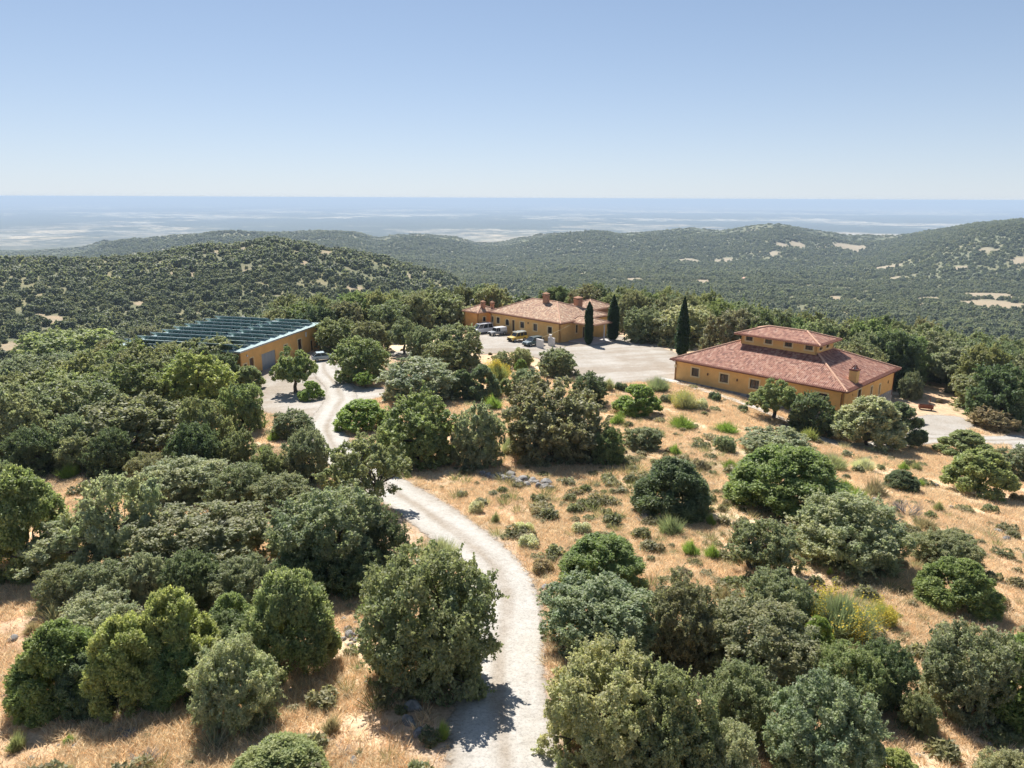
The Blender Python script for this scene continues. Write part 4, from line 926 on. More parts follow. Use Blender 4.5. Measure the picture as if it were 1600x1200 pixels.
def oak_crown(name, seed, R=4.0, Ht=7.0, NL=18, n=52000, leaf=0.13, low=0.10, open_=0.0, core=0.45, elong=1.5, puffs=34):
    rng = np.random.default_rng(seed); C, rr = oak_lobes(rng, R, Ht, NL, low)
    pc = []; pr = []; lob = []
    for i, (c, r) in enumerate(zip(C, rr)):
        D = rand_dirs(rng, puffs)
        p = c + D * (r * rng.uniform(0.66, 1.16, (puffs, 1))) * np.array([1, 1, 0.9]); q = r * rng.uniform(0.20, 0.40, puffs)
        ok = np.ones(puffs, bool)
        for j, (c2, r2) in enumerate(zip(C, rr)):
            if j != i: ok &= np.linalg.norm(p - c2, axis=1) > r2 * 0.86
        ok &= p[:, 2] > low * Ht * 0.5
        if open_: ok &= rng.uniform(size=puffs) > open_
        pc.append(p[ok]); pr.append(q[ok]); lob.append(np.full(ok.sum(), i))
    pc = np.vstack(pc); pr = np.concatenate(pr); lob = np.concatenate(lob)
    w = pr ** 2; k = rng.choice(len(pc), n, p=w / w.sum())
    D = rand_dirs(rng, n); od = unit(pc[k] - C[lob[k]])
    D = unit(D + od * 0.55 + np.array([0, 0, 0.12]))
    rad_ = rng.uniform(0.35, 1.0, n) ** 0.5 * rng.choice([1.0, 1.25, 1.6], n, p=[0.83, 0.12, 0.05])
    P = pc[k] + D * (pr[k] * rad_)[:, None]
    if n > 25000:                        # ragged shoots that stand out of the outline
        m = n // 9; per = 16; ns = m // per; q = rng.choice(len(pc), ns, p=w / w.sum()); dd = unit(rand_dirs(rng, ns) + unit(pc[q] - C[lob[q]]) * 1.3 + np.array([0, 0, 0.25])); ln = rng.uniform(0.25, 0.75, ns)
        t_ = np.tile(np.linspace(0.1, 1, per), ns); qi = np.repeat(np.arange(ns), per); sp = pc[q][qi] + dd[qi] * (pr[q][qi] * 0.9 + t_ * ln[qi])[:, None] + rng.normal(size=(ns * per, 3)) * 0.05
        P[:ns * per] = sp; k[:ns * per] = q[qi]
    hgt = np.clip(P[:, 2] / Ht, 0, 1)
    ptint = rng.uniform(-0.13, 0.13, len(pc)); ltint = rng.uniform(-0.08, 0.08, len(C))
    tint = np.clip(0.52 + ptint[k] + ltint[lob[k]] + rng.normal(size=n) * 0.16, 0, 1)
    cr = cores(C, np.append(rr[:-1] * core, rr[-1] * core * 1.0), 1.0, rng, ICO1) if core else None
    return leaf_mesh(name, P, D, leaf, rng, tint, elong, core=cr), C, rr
def juniper_crown(name, seed, R=3.2, Ht=6.0, NL=46, n=46000, leaf=0.12, pointy=0.5, puffs=14):
    rng = np.random.default_rng(seed); C = []; rr = []
    for i in range(NL):
        h = rng.uniform(0.06, 0.92) ** 0.9; a = rng.uniform(0, 2 * math.pi)
        prof = R * (1 - h ** (1.9 + pointy)) ** (0.7) * (0.85 + 0.15 * min(1, h * 5)); r = R * rng.uniform(0.2, 0.3) * (1.1 - 0.4 * h); a = i * 2.39996 + rng.uniform(-0.3, 0.3)
        C.append([math.cos(a) * max(0, prof - r * 0.8), math.sin(a) * max(0, prof - r * 0.8), h * Ht]); rr.append(r)
    C.append([0, 0, Ht * 0.93]); rr.append(R * 0.14)
    C = np.array(C); rr = np.array(rr)
    pc = []; pr = []; lob = []
    for i, (c, r) in enumerate(zip(C, rr)):
        out = np.array([c[0], c[1], 0.4 * r]); D = unit(rand_dirs(rng, puffs) + unit(out[None]) * 0.7)
        pc.append(c + D * r * 0.8); pr.append(r * rng.uniform(0.3, 0.5, puffs)); lob.append(np.full(puffs, i))
    pc = np.vstack(pc); pr = np.concatenate(pr); lob = np.concatenate(lob)
    w = pr ** 2; k = rng.choice(len(pc), n, p=w / w.sum()); D = unit(rand_dirs(rng, n) + unit(pc[k] - C[lob[k]]) * 0.5)
    P = pc[k] + D * (pr[k] * rng.uniform(0.3, 1.35, n))[:, None]; inn = rng.uniform(size=n) < 0.18; P[inn] = P[inn] * np.array([0.78, 0.78, 0.95])
    up = unit(np.stack([P[:, 0], P[:, 1], np.full(n, R * 0.9)], -1))
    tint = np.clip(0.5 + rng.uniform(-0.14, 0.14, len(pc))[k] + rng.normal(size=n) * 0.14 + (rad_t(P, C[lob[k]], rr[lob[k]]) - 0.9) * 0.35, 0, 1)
    cC = [np.array([0, 0, Ht * t]) for t in (0.18, 0.36, 0.54, 0.7, 0.84)]; cR = [R * 0.82, R * 0.8, R * 0.66, R * 0.48, R * 0.28]
    a = cores(cC, cR, 0.2, rng, ICO2); b = cores(C, rr, 0.3, rng, ICO1)
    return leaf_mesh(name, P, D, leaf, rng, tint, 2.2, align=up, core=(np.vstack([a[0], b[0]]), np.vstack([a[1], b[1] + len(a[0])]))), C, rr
def rad_t(P, C, r): return np.clip(np.linalg.norm(P - C, axis=1) / r, 0, 1.5)
def trunk_mesh(name, C, rr, Ht, seed, fork=0.3, r0=0.28, nl=8, stems=1):
    rng = random.Random(seed); mb = MB()
    def limb(a, b, ra, rb, k=4):
        a = Vector(a); b = Vector(b); p = a; L = (b - a).length
        for i in range(1, k + 1):
            q = a.lerp(b, i / k)
            if i < k: q += Vector((rng.uniform(-1, 1), rng.uniform(-1, 1), rng.uniform(-0.3, 0.6))) * L * 0.07
            mb.tube(p, q, ra + (rb - ra) * (i - 1) / k, ra + (rb - ra) * i / k, 7, cap=(i == k)); p = q
        return p
    idx = list(range(len(C))); rng.shuffle(idx)
    for s in range(stems):
        ox, oy = (0, 0) if stems == 1 else (rng.uniform(-0.5, 0.5), rng.uniform(-0.5, 0.5))
        top = limb((ox, oy, -0.5), (ox * 2.2 + rng.uniform(-0.3, 0.3), oy * 2.2 + rng.uniform(-0.3, 0.3), fork * Ht), r0 * 1.25, r0 * 0.85)
        for i in idx[s::stems][:nl]:
            e = Vector(C[i]); mid = limb(top, top.lerp(e, 0.7) + Vector((0, 0, -0.1 * Ht * 0.3)), r0 * 0.55, r0 * 0.22)
            for _ in range(3):
                d = Vector((rng.uniform(-1, 1), rng.uniform(-1, 1), rng.uniform(-0.2, 1))) * rr[i] * 0.95; limb(mid, e + d, r0 * 0.16, 0.02, 3)
    me_o = bpy.data.meshes.new(name); me_o.from_pydata(mb.v, [], mb.f); me_o.materials.append(M['bark']); me_o.polygons.foreach_set('use_smooth', [True] * len(me_o.polygons)); me_o.update()
    return me_o
def blade_mesh(name, seed, n, Rb, Ht, spread, width, curve=0.25, tips=None, mats=None, droop=0.0, var=0.25):
    """fine upright shoots fanning out of the ground: broom, cushions, tufts"""
    rng = np.random.default_rng(seed); a = rng.uniform(0, 2 * math.pi, n); q = rng.uniform(0, 1, n) ** 0.6
    base = np.stack([np.cos(a) * q * Rb, np.sin(a) * q * Rb, np.full(n, -0.05)], -1); ncl = max(3, min(15, n // 260)); cl = rng.integers(0, ncl, n); chh = rng.uniform(0.35, 1.0, ncl)[cl]; ca_ = rng.uniform(0, 6.28, ncl)[cl]
    a = np.where(n > 500, ca_ + rng.normal(size=n) * 0.45, a); a2 = a + rng.normal(size=n) * 0.35; lean = q * spread * rng.uniform(0.6, 1.2, n); L = Ht * (1 - var * rng.uniform(0, 1, n)) * (1 - 0.18 * q) * (chh if n > 500 else 1)
    d = np.stack([np.cos(a2) * np.sin(lean), np.sin(a2) * np.sin(lean), np.cos(lean)], -1)
    mid = base + d * (L * 0.5)[:, None]; out = np.stack([np.cos(a2), np.sin(a2), np.zeros(n)], -1)
    tip = base + d * L[:, None] + out * (L * curve * rng.uniform(0, 1, n))[:, None] - np.array([0, 0, 1]) * (L * droop * q)[:, None]
    side = unit(np.cross(d, rng.normal(size=(n, 3)))) * width * 0.5
    V = np.stack([base - side, base + side, mid + side, mid - side, tip], 1).reshape(-1, 3)
    k = np.arange(n) * 5
    F = np.concatenate([np.stack([k, k + 1, k + 2, k + 3], -1).ravel(), np.stack([k + 3, k + 2, k + 4], -1).ravel()])
    me = mesh_np(name, V, F, np.concatenate([np.full(n, 4), np.full(n, 3)]), mats or [M['leaf']])
    t = np.repeat(np.clip(0.5 + rng.normal(size=n) * 0.2, 0, 1), 5); me.attributes.new('tint', 'FLOAT', 'POINT').data.foreach_set('value', t.astype(np.float32))
    return me, tip
def cushion_mesh(name, seed, n, R, Ht, leaf, mats=None, lumps=7):
    rng = np.random.default_rng(seed); c = np.stack([rng.uniform(-0.6, 0.6, lumps) * R, rng.uniform(-0.6, 0.6, lumps) * R, rng.uniform(0.1, 0.3, lumps) * Ht], -1); r = rng.uniform(0.35, 0.55, lumps) * R
    k = rng.integers(0, lumps, n); D = rand_dirs(rng, n); D[:, 2] = np.abs(D[:, 2])
    P = c[k] + D * np.stack([r[k], r[k], np.full(n, Ht * 0.75)], -1) * rng.uniform(0.75, 1.05, (n, 1))
    al = unit(D + np.array([0, 0, 0.9])); tint = np.clip(0.5 + rng.uniform(-0.1, 0.1, lumps)[k] + rng.normal(size=n) * 0.18, 0, 1)
    cr = cores([np.array([q[0], q[1], 0]) for q in c], r, 0.7, rng); cr[0][:, 2] *= Ht / R * 1.0
    return leaf_mesh(name, P, D, leaf, rng, tint, 2.4, align=al, core=cr, mats=mats)
def cypress_mesh(name, seed, R, Ht, n=16000, leaf=0.13, taper=0.5):
    rng = np.random.default_rng(seed); h = rng.uniform(0.02, 1, n); a = rng.uniform(0, 2 * math.pi, n)
    prof = R * np.minimum(1, (h / 0.12) ** 0.5) * (1 - np.clip((h - taper) / (1 - taper), 0, 1) ** 1.7) + 0.03
    lump = 1 + 0.16 * (vnoise(a * 2.2, h * Ht * 0.9, seed) - 0.5) * 2 + 0.1 * (vnoise(a * 5, h * Ht * 2.2, seed + 5) - 0.5) * 2
    rr = prof * lump * rng.uniform(0.8, 1.04, n) * rng.choice([1.0, 1.16, 1.3], n, p=[0.86, 0.1, 0.04])
    P = np.stack([np.cos(a) * rr, np.sin(a) * rr, h * Ht], -1); D = unit(np.stack([np.cos(a), np.sin(a), np.full(n, 0.2)], -1)); up = np.tile([0, 0, 1.0], (n, 1)) + D * 0.2
    tint = np.clip(0.45 + (lump - 1) * 1.1 + rng.normal(size=n) * 0.13, 0, 1)
    hc = np.linspace(0.08, 0.93, 12); pc = R * (1 - np.clip((hc - taper) / (1 - taper), 0, 1) ** 1.7) + 0.03
    C = [np.array([0, 0, q * Ht]) for q in hc]; V, F = cores(C, np.maximum(pc, 0.08), 0.84, rng)
    return leaf_mesh(name, P, D, leaf, rng, tint, 2.6, align=up, core=(V, F))
def twig_mesh(name, seed, Ht, n=9, mats=None, spread=0.9):
    rng = random.Random(seed); mb = MB()
    def br(p, d, L, r, dep):
        q = p + d * L; mb.tube(p, q, r, r * 0.6, 4, cap=False)
        if dep == 0: return
        for _ in range(3):
            dd = (d + Vector((rng.uniform(-1, 1), rng.uniform(-1, 1), rng.uniform(-0.4, 0.8))) * 0.65).normalized(); br(p.lerp(q, rng.uniform(0.5, 1)), dd, L * rng.uniform(0.55, 0.8), r * 0.55, dep - 1)
    for i in range(n):
        a = rng.uniform(0, 6.28); d = Vector((math.cos(a) * spread, math.sin(a) * spread, rng.uniform(0.4, 1.1))).normalized(); br(Vector((0, 0, -0.1)), d, Ht * 0.42, 0.03, 3)
    me = bpy.data.meshes.new(name); me.from_pydata(mb.v, [], mb.f); me.materials.append(M['twig']); me.update(); return me

# prototypes: real-size meshes that the individual plants share
HI = []       # for plants nearer than about 60 m
for i, (nl, low, n) in enumerate(((20, 0.06, 60000), (26, 0.04, 64000), (16, 0.08, 56000), (22, 0.05, 60000), (30, 0.05, 66000))):
    me, C, rr = oak_crown('oak_crown', 100 + i, NL=nl, low=low, n=n, leaf=0.125, core=0.26); HI.append((me, trunk_mesh('oak_trunk', C, rr, 7, i, 0.25, 0.24, 8, 1 + i % 2)))
OPEN = []     # looser trees that show trunk and ground between the masses
for i in range(3):
    me, C, rr = oak_crown('oak_crown', 130 + i, NL=15, low=0.34, n=34000, leaf=0.13, open_=0.25, core=0.0, puffs=24); OPEN.append((me, trunk_mesh('oak_trunk', C, rr, 7, 30 + i, 0.34, 0.22, 14, 2 if i == 0 else 1)))
MID = []
for i, nl in enumerate((18, 24, 15, 20, 28, 13)):
    me, C, rr = oak_crown('oak_crown', 160 + i, NL=nl, low=0.06, n=34000, leaf=0.165, puffs=24, core=0.34); MID.append((me, trunk_mesh('oak_trunk', C, rr, 7, 60 + i, 0.28, 0.26, 5)))
MIDO = []     # mid-distance with a clear stem
for i in range(2):
    me, C, rr = oak_crown('oak_crown', 180 + i, NL=14, low=0.36, n=24000, leaf=0.165, puffs=20, core=0.34); MIDO.append((me, trunk_mesh('oak_trunk', C, rr, 7, 70 + i, 0.34, 0.26, 8)))
JUN = []
for i, (p, nl) in enumerate(((0.3, 44), (0.0, 60), (0.8, 52), (0.2, 38))):
    me, C, rr = juniper_crown('juniper_crown', 200 + i, NL=nl + 14, pointy=p, n=50000, leaf=0.105); JUN.append((me, trunk_mesh('juniper_trunk', C[:8], rr[:8], 5, 90 + i, 0.15, 0.16, 4)))
JUNM = []
for i, p in enumerate((0.3, 0.0)):
    me, C, rr = juniper_crown('juniper_crown', 220 + i, NL=40, pointy=p, n=26000, leaf=0.15); JUNM.append((me, trunk_mesh('juniper_trunk', C[:8], rr[:8], 5, 96 + i, 0.15, 0.16, 4)))
BROOM = [blade_mesh('broom_shoots', 300 + i, 2600, 0.55, 1.75, 0.9, 0.028, 0.15, var=0.6)[0] for i in range(3)]
CUSH = [cushion_mesh('shrub_leaves', 320 + i, 2600, 0.8, 0.7, 0.055) for i in range(3)]
TWIG = [twig_mesh('dead_twigs', 330 + i, 1.4, 10) for i in range(2)]

PAL = {'G': (0.150, 0.165, 0.105), 'S': (0.215, 0.228, 0.165), 'B': (0.160, 0.154, 0.095), 'D': (0.088, 0.112, 0.062), 'J': (0.108, 0.150, 0.042), 'Y': (0.200, 0.222, 0.075), 'L': (0.152, 0.182, 0.075), 'O': (0.160, 0.170, 0.088), 'K': (0.045, 0.085, 0.035),
       'P': (0.26, 0.26, 0.165), 'R': (0.20, 0.165, 0.115), 'W': (0.36, 0.35, 0.25), 'F': (0.62, 0.47, 0.06), 'E': (0.135, 0.185, 0.05), 'T': (0.36, 0.33, 0.31), 'A': (0.18, 0.22, 0.145)}
PAL['A'] = (0.165, 0.19, 0.125)
PAL = {k: (tuple(a * 0.72 + b * 0.28 for a, b in zip(v, PAL['G'])) if k in 'SBJYLOAP' else v) for k, v in PAL.items()}
PAL = {k: tuple(min(0.85, q * 2.0) for q in v) for k, v in PAL.items()}
rnd = random.Random(7)
def jit(c, a=0.10):
    k = 1 + rnd.uniform(-a, a); return (c[0] * k * (1 + rnd.uniform(-a, a) * 0.6), c[1] * k, c[2] * k * (1 + rnd.uniform(-a, a)), 1)
PLANTED = []       # (x, y, radius) of every individual plant
def fit(bbox, W0, H0, lo=0.45, hi=1.3):
    """place a rounded crown so that it fills this box of the photograph: returns x, y, ground z, width, height"""
    x0, y0, x1, y1 = bbox; px = (x0 + x1) / 2; yc = (y0 + y1) / 2; py = y1
    for _ in range(5):
        gx, gy, gz = ground(px, py); d = math.sqrt(gx * gx + gy * gy + (CAM_Z - gz) ** 2); al = math.asin((CAM_Z - gz) / d)
        dep = gy * math.cos(PITCH) + (CAM_Z - gz) * math.sin(PITCH)
        Wm = (x1 - x0) / F_PX * dep; E = (y1 - y0) / F_PX * dep
        sk = 0.42 * Wm * math.sin(al); Hm = math.sqrt(max((E - sk) ** 2 - (0.46 * Wm * math.sin(al)) ** 2, 0.01)) / math.cos(al)
        Hm = min(max(Hm, lo * Wm), hi * Wm)
        py = y1 - sk * F_PX / dep
    return gx, gy, gz, Wm, Hm, dep
def plant(name, cat, protos, W0, H0, at_, size, color, label, group=None, rz=None, parts=('trunk', 'crown')):
    x, y, z = at_; w, h = size
    cr, tr = protos
    r = bpy.data.objects.new(name, None); COL.objects.link(r); r.empty_display_size = 0.2
    r.location = (x, y, z - 0.05); r.rotation_euler = (0, 0, rnd.uniform(0, 6.28) if rz is None else rz)
    r.scale = (w / W0, w / W0, h / H0); tag(r, label, cat, group)
    for nm, me in ((parts[0], tr), (parts[1], cr)):
        if me is None: continue
        o = bpy.data.objects.new(nm, me); COL.objects.link(o); o.parent = r; o.color = color
    PLANTED.append((x, y, w / 2)); return r
def single(name, cat, me, W0, H0, at_, size, color, label, group=None, kind=None):
    x, y, z = at_; w, h = size
    o = bpy.data.objects.new(name, me); COL.objects.link(o); o.location = (x, y, z); o.rotation_euler = (0, 0, rnd.uniform(0, 6.28)); o.scale = (w / W0, w / W0, h / H0); o.color = color
    tag(o, label, cat, group, kind); PLANTED.append((x, y, w / 2)); return o

# ------------------------------------------------------------------ the plants one can tell apart: (kind, colour, box in the photograph, label)
# kinds: o oak, c oak with clear stem, j juniper or other dense bright conifer-like bush, a low mounded juniper
TREES = [
 # left wood, back rows
 ('o', 'Y', (38, 516, 185, 585), 'yellow-green holm oak at the back of the left wood, just left of the solar roof'),
 ('o', 'G', (-15, 556, 100, 622), 'grey-green oak behind the left wood, against the picture edge below the far hillside'),
 ('o', 'O', (8, 574, 130, 662), 'green oak in the left wood, in front of and below the yellow-green one'),
 ('o', 'O', (97, 553, 188, 650), 'tall olive oak in the left wood directly below the yellow-green oak'),
 ('o', 'G', (-30, 603, 80, 735), 'big grey oak filling the left edge halfway up the wood'),
 ('o', 'G', (72, 645, 152, 735), 'grey-green oak between the big grey edge oak and the brownish round oak'),
 ('o', 'B', (142, 608, 302, 732), 'large brownish-grey round oak in the middle of the left wood'),
 ('o', 'D', (140, 668, 210, 752), 'darker oak in the shade below the large brownish-grey one'),
 ('o', 'B', (180, 538, 275, 632), 'brownish oak below the low end of the solar roof'),
 ('o', 'Y', (255, 548, 365, 650), 'light green oak below the solar roof, right of the brownish oak'),
 ('o', 'O', (282, 526, 378, 598), 'dark round oak against the near corner of the orange shed'),
 ('o', 'O', (286, 600, 364, 722), 'tall olive oak at the right end of the large brownish-grey oak'),
 ('o', 'L', (345, 578, 412, 682), 'fresh green oak at the right edge of the left wood beside the gravel yard'),
 ('o', 'B', (203, 704, 268, 770), 'small brown-green oak on its own in the dark gap of the left wood'),
 ('j', 'L', (368, 570, 412, 612), 'dark green bush below the shed doors at the yard edge'),
 ('o', 'B', (205, 505, 260, 545), 'brown-topped tree standing beyond the far left rows of solar panels'),
 ('o', 'O', (262, 508, 300, 540), 'small olive tree right of the brown-topped tree beyond the solar roof'),
 ('o', 'L', (170, 530, 246, 602), 'light oak whose top just hides the near left corner of the solar roof'),
 ('o', 'O', (226, 533, 302, 608), 'oak top pressed against the near wall of the shed, left of the dark round one'),
 ('o', 'D', (318, 546, 380, 606), 'oak below the dark round one at the near corner of the shed'),
 ('o', 'D', (268, 660, 345, 748), 'dark oak filling the shade between the large brownish-grey oak and the silver-green one below it'),
 ('o', 'O', (338, 668, 400, 738), 'olive oak in the dark hollow left of the brooms below the gravel yard'),
 ('o', 'D', (18, 665, 92, 752), 'dark oak in the deep shade under the big grey edge oak'),
 ('o', 'G', (96, 676, 160, 744), 'grey-green oak in front of the one between edge oak and brownish round oak'),
 ('o', 'G', (268, 722, 330, 788), 'small grey oak between the small brown-green oak and the bushy silver-green crown'),
 ('o', 'O', (392, 700, 450, 770), 'olive oak behind the tall open-crowned one, below the broom tufts'),
 # yard and between yard and farmhouse
 ('c', 'L', (424, 542, 501, 622), 'round light green oak with a bare stem in front of the orange shed'),
 ('j', 'E', (468, 594, 506, 628), 'low dense green bush at the foot of the oak in the gravel yard'),
 ('o', 'L', (519, 526, 607, 602), 'dense round green oak on the right of the gravel yard'),
 ('c', 'E', (551, 579, 589, 610), 'little clipped umbrella-shaped tree beside the gravel track'),
 ('o', 'G', (422, 474, 495, 515), 'oak just behind the far end of the shed roof'),
 ('o', 'O', (492, 472, 556, 520), 'oak in the back row, right of the one behind the shed roof'),
 ('o', 'O', (494, 496, 562, 552), 'olive oak overhanging the far corner of the orange shed'),
 ('o', 'B', (548, 498, 614, 556), 'brownish oak behind the silver hatchback and the dense round oak'),
 ('c', 'G', (603, 496, 661, 558), 'oak with a clear dark forked stem halfway between shed and farmhouse'),
 ('o', 'G', (573, 474, 614, 512), 'small grey oak in the back row between shed and farmhouse'),
 ('o', 'O', (594, 453, 652, 506), 'tall oak in the back row left of the broadest one'),
 ('o', 'O', (637, 446, 730, 522), 'broadest tallest oak of the back row left of the farmhouse'),
 ('o', 'P', (685, 469, 749, 517), 'pale rounded olive-like tree beside the lamp post'),
 ('o', 'G', (636, 510, 687, 566), 'grey-green oak right of the clear-stemmed forked oak'),
 ('o', 'G', (672, 504, 754, 580), 'dark grey-green oak at the left edge of the forecourt, facing the vans'),
 ('o', 'O', (659, 526, 732, 590), 'olive oak in front of the dark grey-green one at the forecourt edge'),
 ('o', 'S', (592, 558, 715, 637), 'wide silvery oak above the big bright oak in the middle of the picture'),
 ('a', 'E', (528, 622, 608, 682), 'low spreading dark green bush at the right side of the gravel track'),
 ('o', 'L', (586, 610, 717, 742), 'big bright domed oak right of the hidden bend of the track'),
 ('o', 'S', (708, 627, 787, 738), 'grey slender oak between the big bright oak and the massive central one'),
 ('j', 'D', (726, 569, 779, 630), 'dark green bushy tree just left of the yellow broom'),
 ('j', 'D', (704, 575, 742, 628), 'dark bush squeezed between the silvery oak and the dark green bushy tree'),
 ('o', 'G', (427, 640, 488, 690), 'small grey-green oak below the gravel yard'),
 ('c', 'O', (508, 678, 640, 818), 'tall open-crowned oak leaning over the bend of the track'),
 ('o', 'G', (448, 665, 518, 765), 'oak below the gravel yard touching the left side of the track'),
 # central
 ('o', 'G', (842, 540, 904, 592), 'round dark clipped-looking oak on the forecourt edge in front of the white wall blocks'),
 ('o', 'D', (892, 582, 949, 640), 'dark round oak behind the right shoulder of the massive central oak'),
 ('o', 'B', (786, 586, 946, 738), 'massive olive-brown oak in the centre of the picture'),
 ('o', 'L', (922, 666, 976, 732), 'green oak tucked against the right foot of the massive central oak'),
 ('j', 'E', (962, 599, 1030, 654), 'round fresh green bush below the forecourt, left of the pale broom'),
 ('o', 'P', (798, 543, 832, 575), 'pale grey-green bush at the forecourt edge right of the yellow broom'),
 ('o', 'G', (972, 664, 1033, 708), 'low grey-green oak bush right of the massive central oak'),
 ('o', 'P', (1008, 472, 1114, 545), 'big pale olive oak behind the lone third cypress'),
 ('o', 'G', (974, 480, 1034, 538), 'dark grey oak at the forecourt end right of the porch'),
 ('o', 'G', (1116, 486, 1171, 542), 'grey-green oak behind the left end of the lantern storey'),
 ('o', 'P', (768, 548, 800, 578), 'pale bush immediately right of the yellow broom at the forecourt edge'),
 ('j', 'E', (804, 560, 824, 584), 'small bright green bush left of the round dark clipped-looking oak'),
 ('o', 'A', (800, 575, 846, 612), 'bluish bush between the yellow broom and the top of the massive central oak'),
 ('j', 'L', (776, 590, 806, 622), 'light green bush under the yellow broom'),
 # right-hand house
 ('c', 'L', (1168, 590, 1251, 665), 'bright oak with visible stems in front of the long facade of the right house'),
 ('o', 'D', (1234, 612, 1304, 684), 'dark green oak in front of the near corner of the right house'),
 ('j', 'P', (1305, 616, 1403, 708), 'big grey-green juniper below the near corner of the right house'),
 ('j', 'D', (1366, 628, 1438, 702), 'dark juniper right of the grey-green one, beside the side track'),
 ('o', 'S', (1160, 668, 1268, 728), 'light green low tree on the slope below the right house'),
 ('j', 'J', (1148, 695, 1305, 818), 'largest dense bright green juniper on the dry slope'),
 ('c', 'G', (1443, 538, 1540, 618), 'oak with a forked bare stem behind the right yard'),
 ('o', 'O', (1488, 584, 1598, 652), 'wide olive oak right of the fork-stemmed one beyond the right yard'),
 ('o', 'R', (1518, 634, 1586, 676), 'low brownish rounded bush at the far side of the side track'),
 ('o', 'G', (1404, 578, 1438, 626), 'small dark oak at the far right corner of the right house'),
 ('j', 'L', (1466, 671, 1544, 722), 'green bush on the near side of the side track'),
 ('j', 'L', (1480, 700, 1573, 785), 'dense flat-layered green juniper below the side track at the right'),
 ('o', 'G', (1558, 697, 1630, 756), 'grey oak cut by the right edge below the side track'),
 # slope centre right
 ('j', 'D', (993, 714, 1104, 818), 'dark juniper with dead sticks on the slope right of the massive central oak'),
 ('j', 'J', (883, 836, 999, 936), 'bright green broad juniper beside the track in the dry grass'),
 ('c', 'G', (1128, 806, 1245, 915), 'small grey oak with a visible stem above the big lower right thicket'),
 ('o', 'S', (1238, 771, 1402, 905), 'spreading grey oak on the slope right of the bright juniper'),
 ('o', 'G', (1428, 826, 1518, 896), 'upper grey half of the oak pair on the right slope'),
 ('j', 'J', (1438, 870, 1547, 966), 'lower bright green bush of the pair on the right slope'),
 ('j', 'D', (1383, 733, 1432, 772), 'small dark bush among the brooms above the dead grey shrub'),
 ('j', 'E', (1252, 962, 1298, 1024), 'small bright green bush under the big feathery broom'),
 # bottom right
 ('o', 'A', (846, 908, 1024, 1056), 'bluish-green oak at the upper left of the lower right thicket, beside the track'),
 ('o', 'B', (1008, 906, 1128, 1056), 'olive oak right of the bluish one in the lower right thicket'),
 ('o', 'P', (848, 1028, 1032, 1240), 'pale yellow-green oak at the lower left of the thicket beside the track'),
 ('o', 'O', (968, 1030, 1114, 1250), 'green oak in the bottom middle of the lower right thicket'),
 ('o', 'B', (1086, 938, 1264, 1090), 'broad brown-olive oak at the top right of the lower right thicket'),
 ('o', 'G', (1098, 1044, 1204, 1170), 'grey-green oak below the broad brown-olive one'),
 ('o', 'P', (1078, 1138, 1180, 1262), 'pale oak at the bottom edge in the middle of the thicket'),
 ('o', 'G', (1166, 894, 1264, 996), 'grey oak under the yellow flowers of the broom'),
 ('o', 'A', (1196, 1068, 1364, 1262), 'silver-green oak at the bottom right of the thicket'),
 ('o', 'L', (1270, 1008, 1372, 1126), 'light green oak above the silver-green one'),
 ('o', 'D', (1336, 1004, 1420, 1118), 'dark rounded oak at the right end of the thicket'),
 ('o', 'O', (1402, 1066, 1458, 1156), 'small narrow oak just below the dark rounded one'),
 ('o', 'G', (1434, 974, 1568, 1140), 'tall grey oak near the lower right corner'),
 ('j', 'J', (1538, 990, 1690, 1162), 'bright green juniper cut by the lower right edge'),
 ('j', 'Y', (1360, 1172, 1432, 1246), 'yellow-green bush at the bottom edge right of the thicket'),
 ('o', 'P', (1533, 1172, 1604, 1250), 'pale bush in the bottom right corner'),
 # left middle and bottom left
 ('o', 'A', (-40, 708, 20, 790), 'grey oak cut by the left edge above the large green juniper'),
 ('j', 'L', (-22, 733, 108, 912), 'large green juniper at the left edge'),
 ('c', 'S', (118, 738, 264, 912), 'taller silvery oak with a dark bare trunk at the left'),
 ('c', 'S', (52, 810, 202, 924), 'lower silvery oak with a thin trunk left of the taller one'),
 ('o', 'S', (230, 714, 352, 798), 'silver-green oak with a bushy crown behind the large brown one'),
 ('o', 'G', (328, 724, 422, 808), 'grey-green oak right of the bushy silver-green crown'),
 ('o', 'B', (218, 788, 427, 926), 'broad brown-grey oak in the middle of the lower left thicket'),
 ('o', 'S', (202, 864, 264, 946), 'small silvery oak at the left foot of the broad brown-grey oak'),
 ('o', 'G', (394, 738, 482, 812), 'grey-green oak left of the tall open-crowned one'),
 ('o', 'G', (434, 766, 602, 934), 'large dark oak in the middle left of the picture, down from the track bend'),
 ('o', 'D', (558, 806, 643, 912), 'dark oak at the left edge of the track opposite the grey broom'),
 ('j', 'Y', (424, 798, 467, 872), 'small yellow-green bush lit in front of the large dark oak'),
 ('j', 'L', (396, 888, 522, 1066), 'tall light green juniper at the right end of the lower left thicket'),
 ('j', 'Y', (216, 896, 342, 1094), 'tallest yellow-green juniper in the lower left thicket'),
 ('j', 'L', (330, 928, 402, 1024), 'green juniper between the two tall ones of the lower left thicket'),
 ('j', 'J', (36, 972, 168, 1126), 'round dark green juniper at the left end of the lower left thicket'),
 ('o', 'S', (96, 930, 217, 1040), 'silvery oak behind the round dark green juniper'),
 ('j', 'Y', (148, 968, 264, 1122), 'yellowish juniper between the round dark one and the tallest one'),
 ('o', 'P', (308, 1003, 435, 1156), 'pale grey round oak standing in front of the lower left thicket'),
 ('o', 'O', (568, 868, 772, 1108), 'large oak on the left verge that throws its shadow on the track'),
 ('o', 'D', (258, 862, 346, 966), 'dark oak showing between the tallest yellow-green juniper and the broad brown-grey oak'),
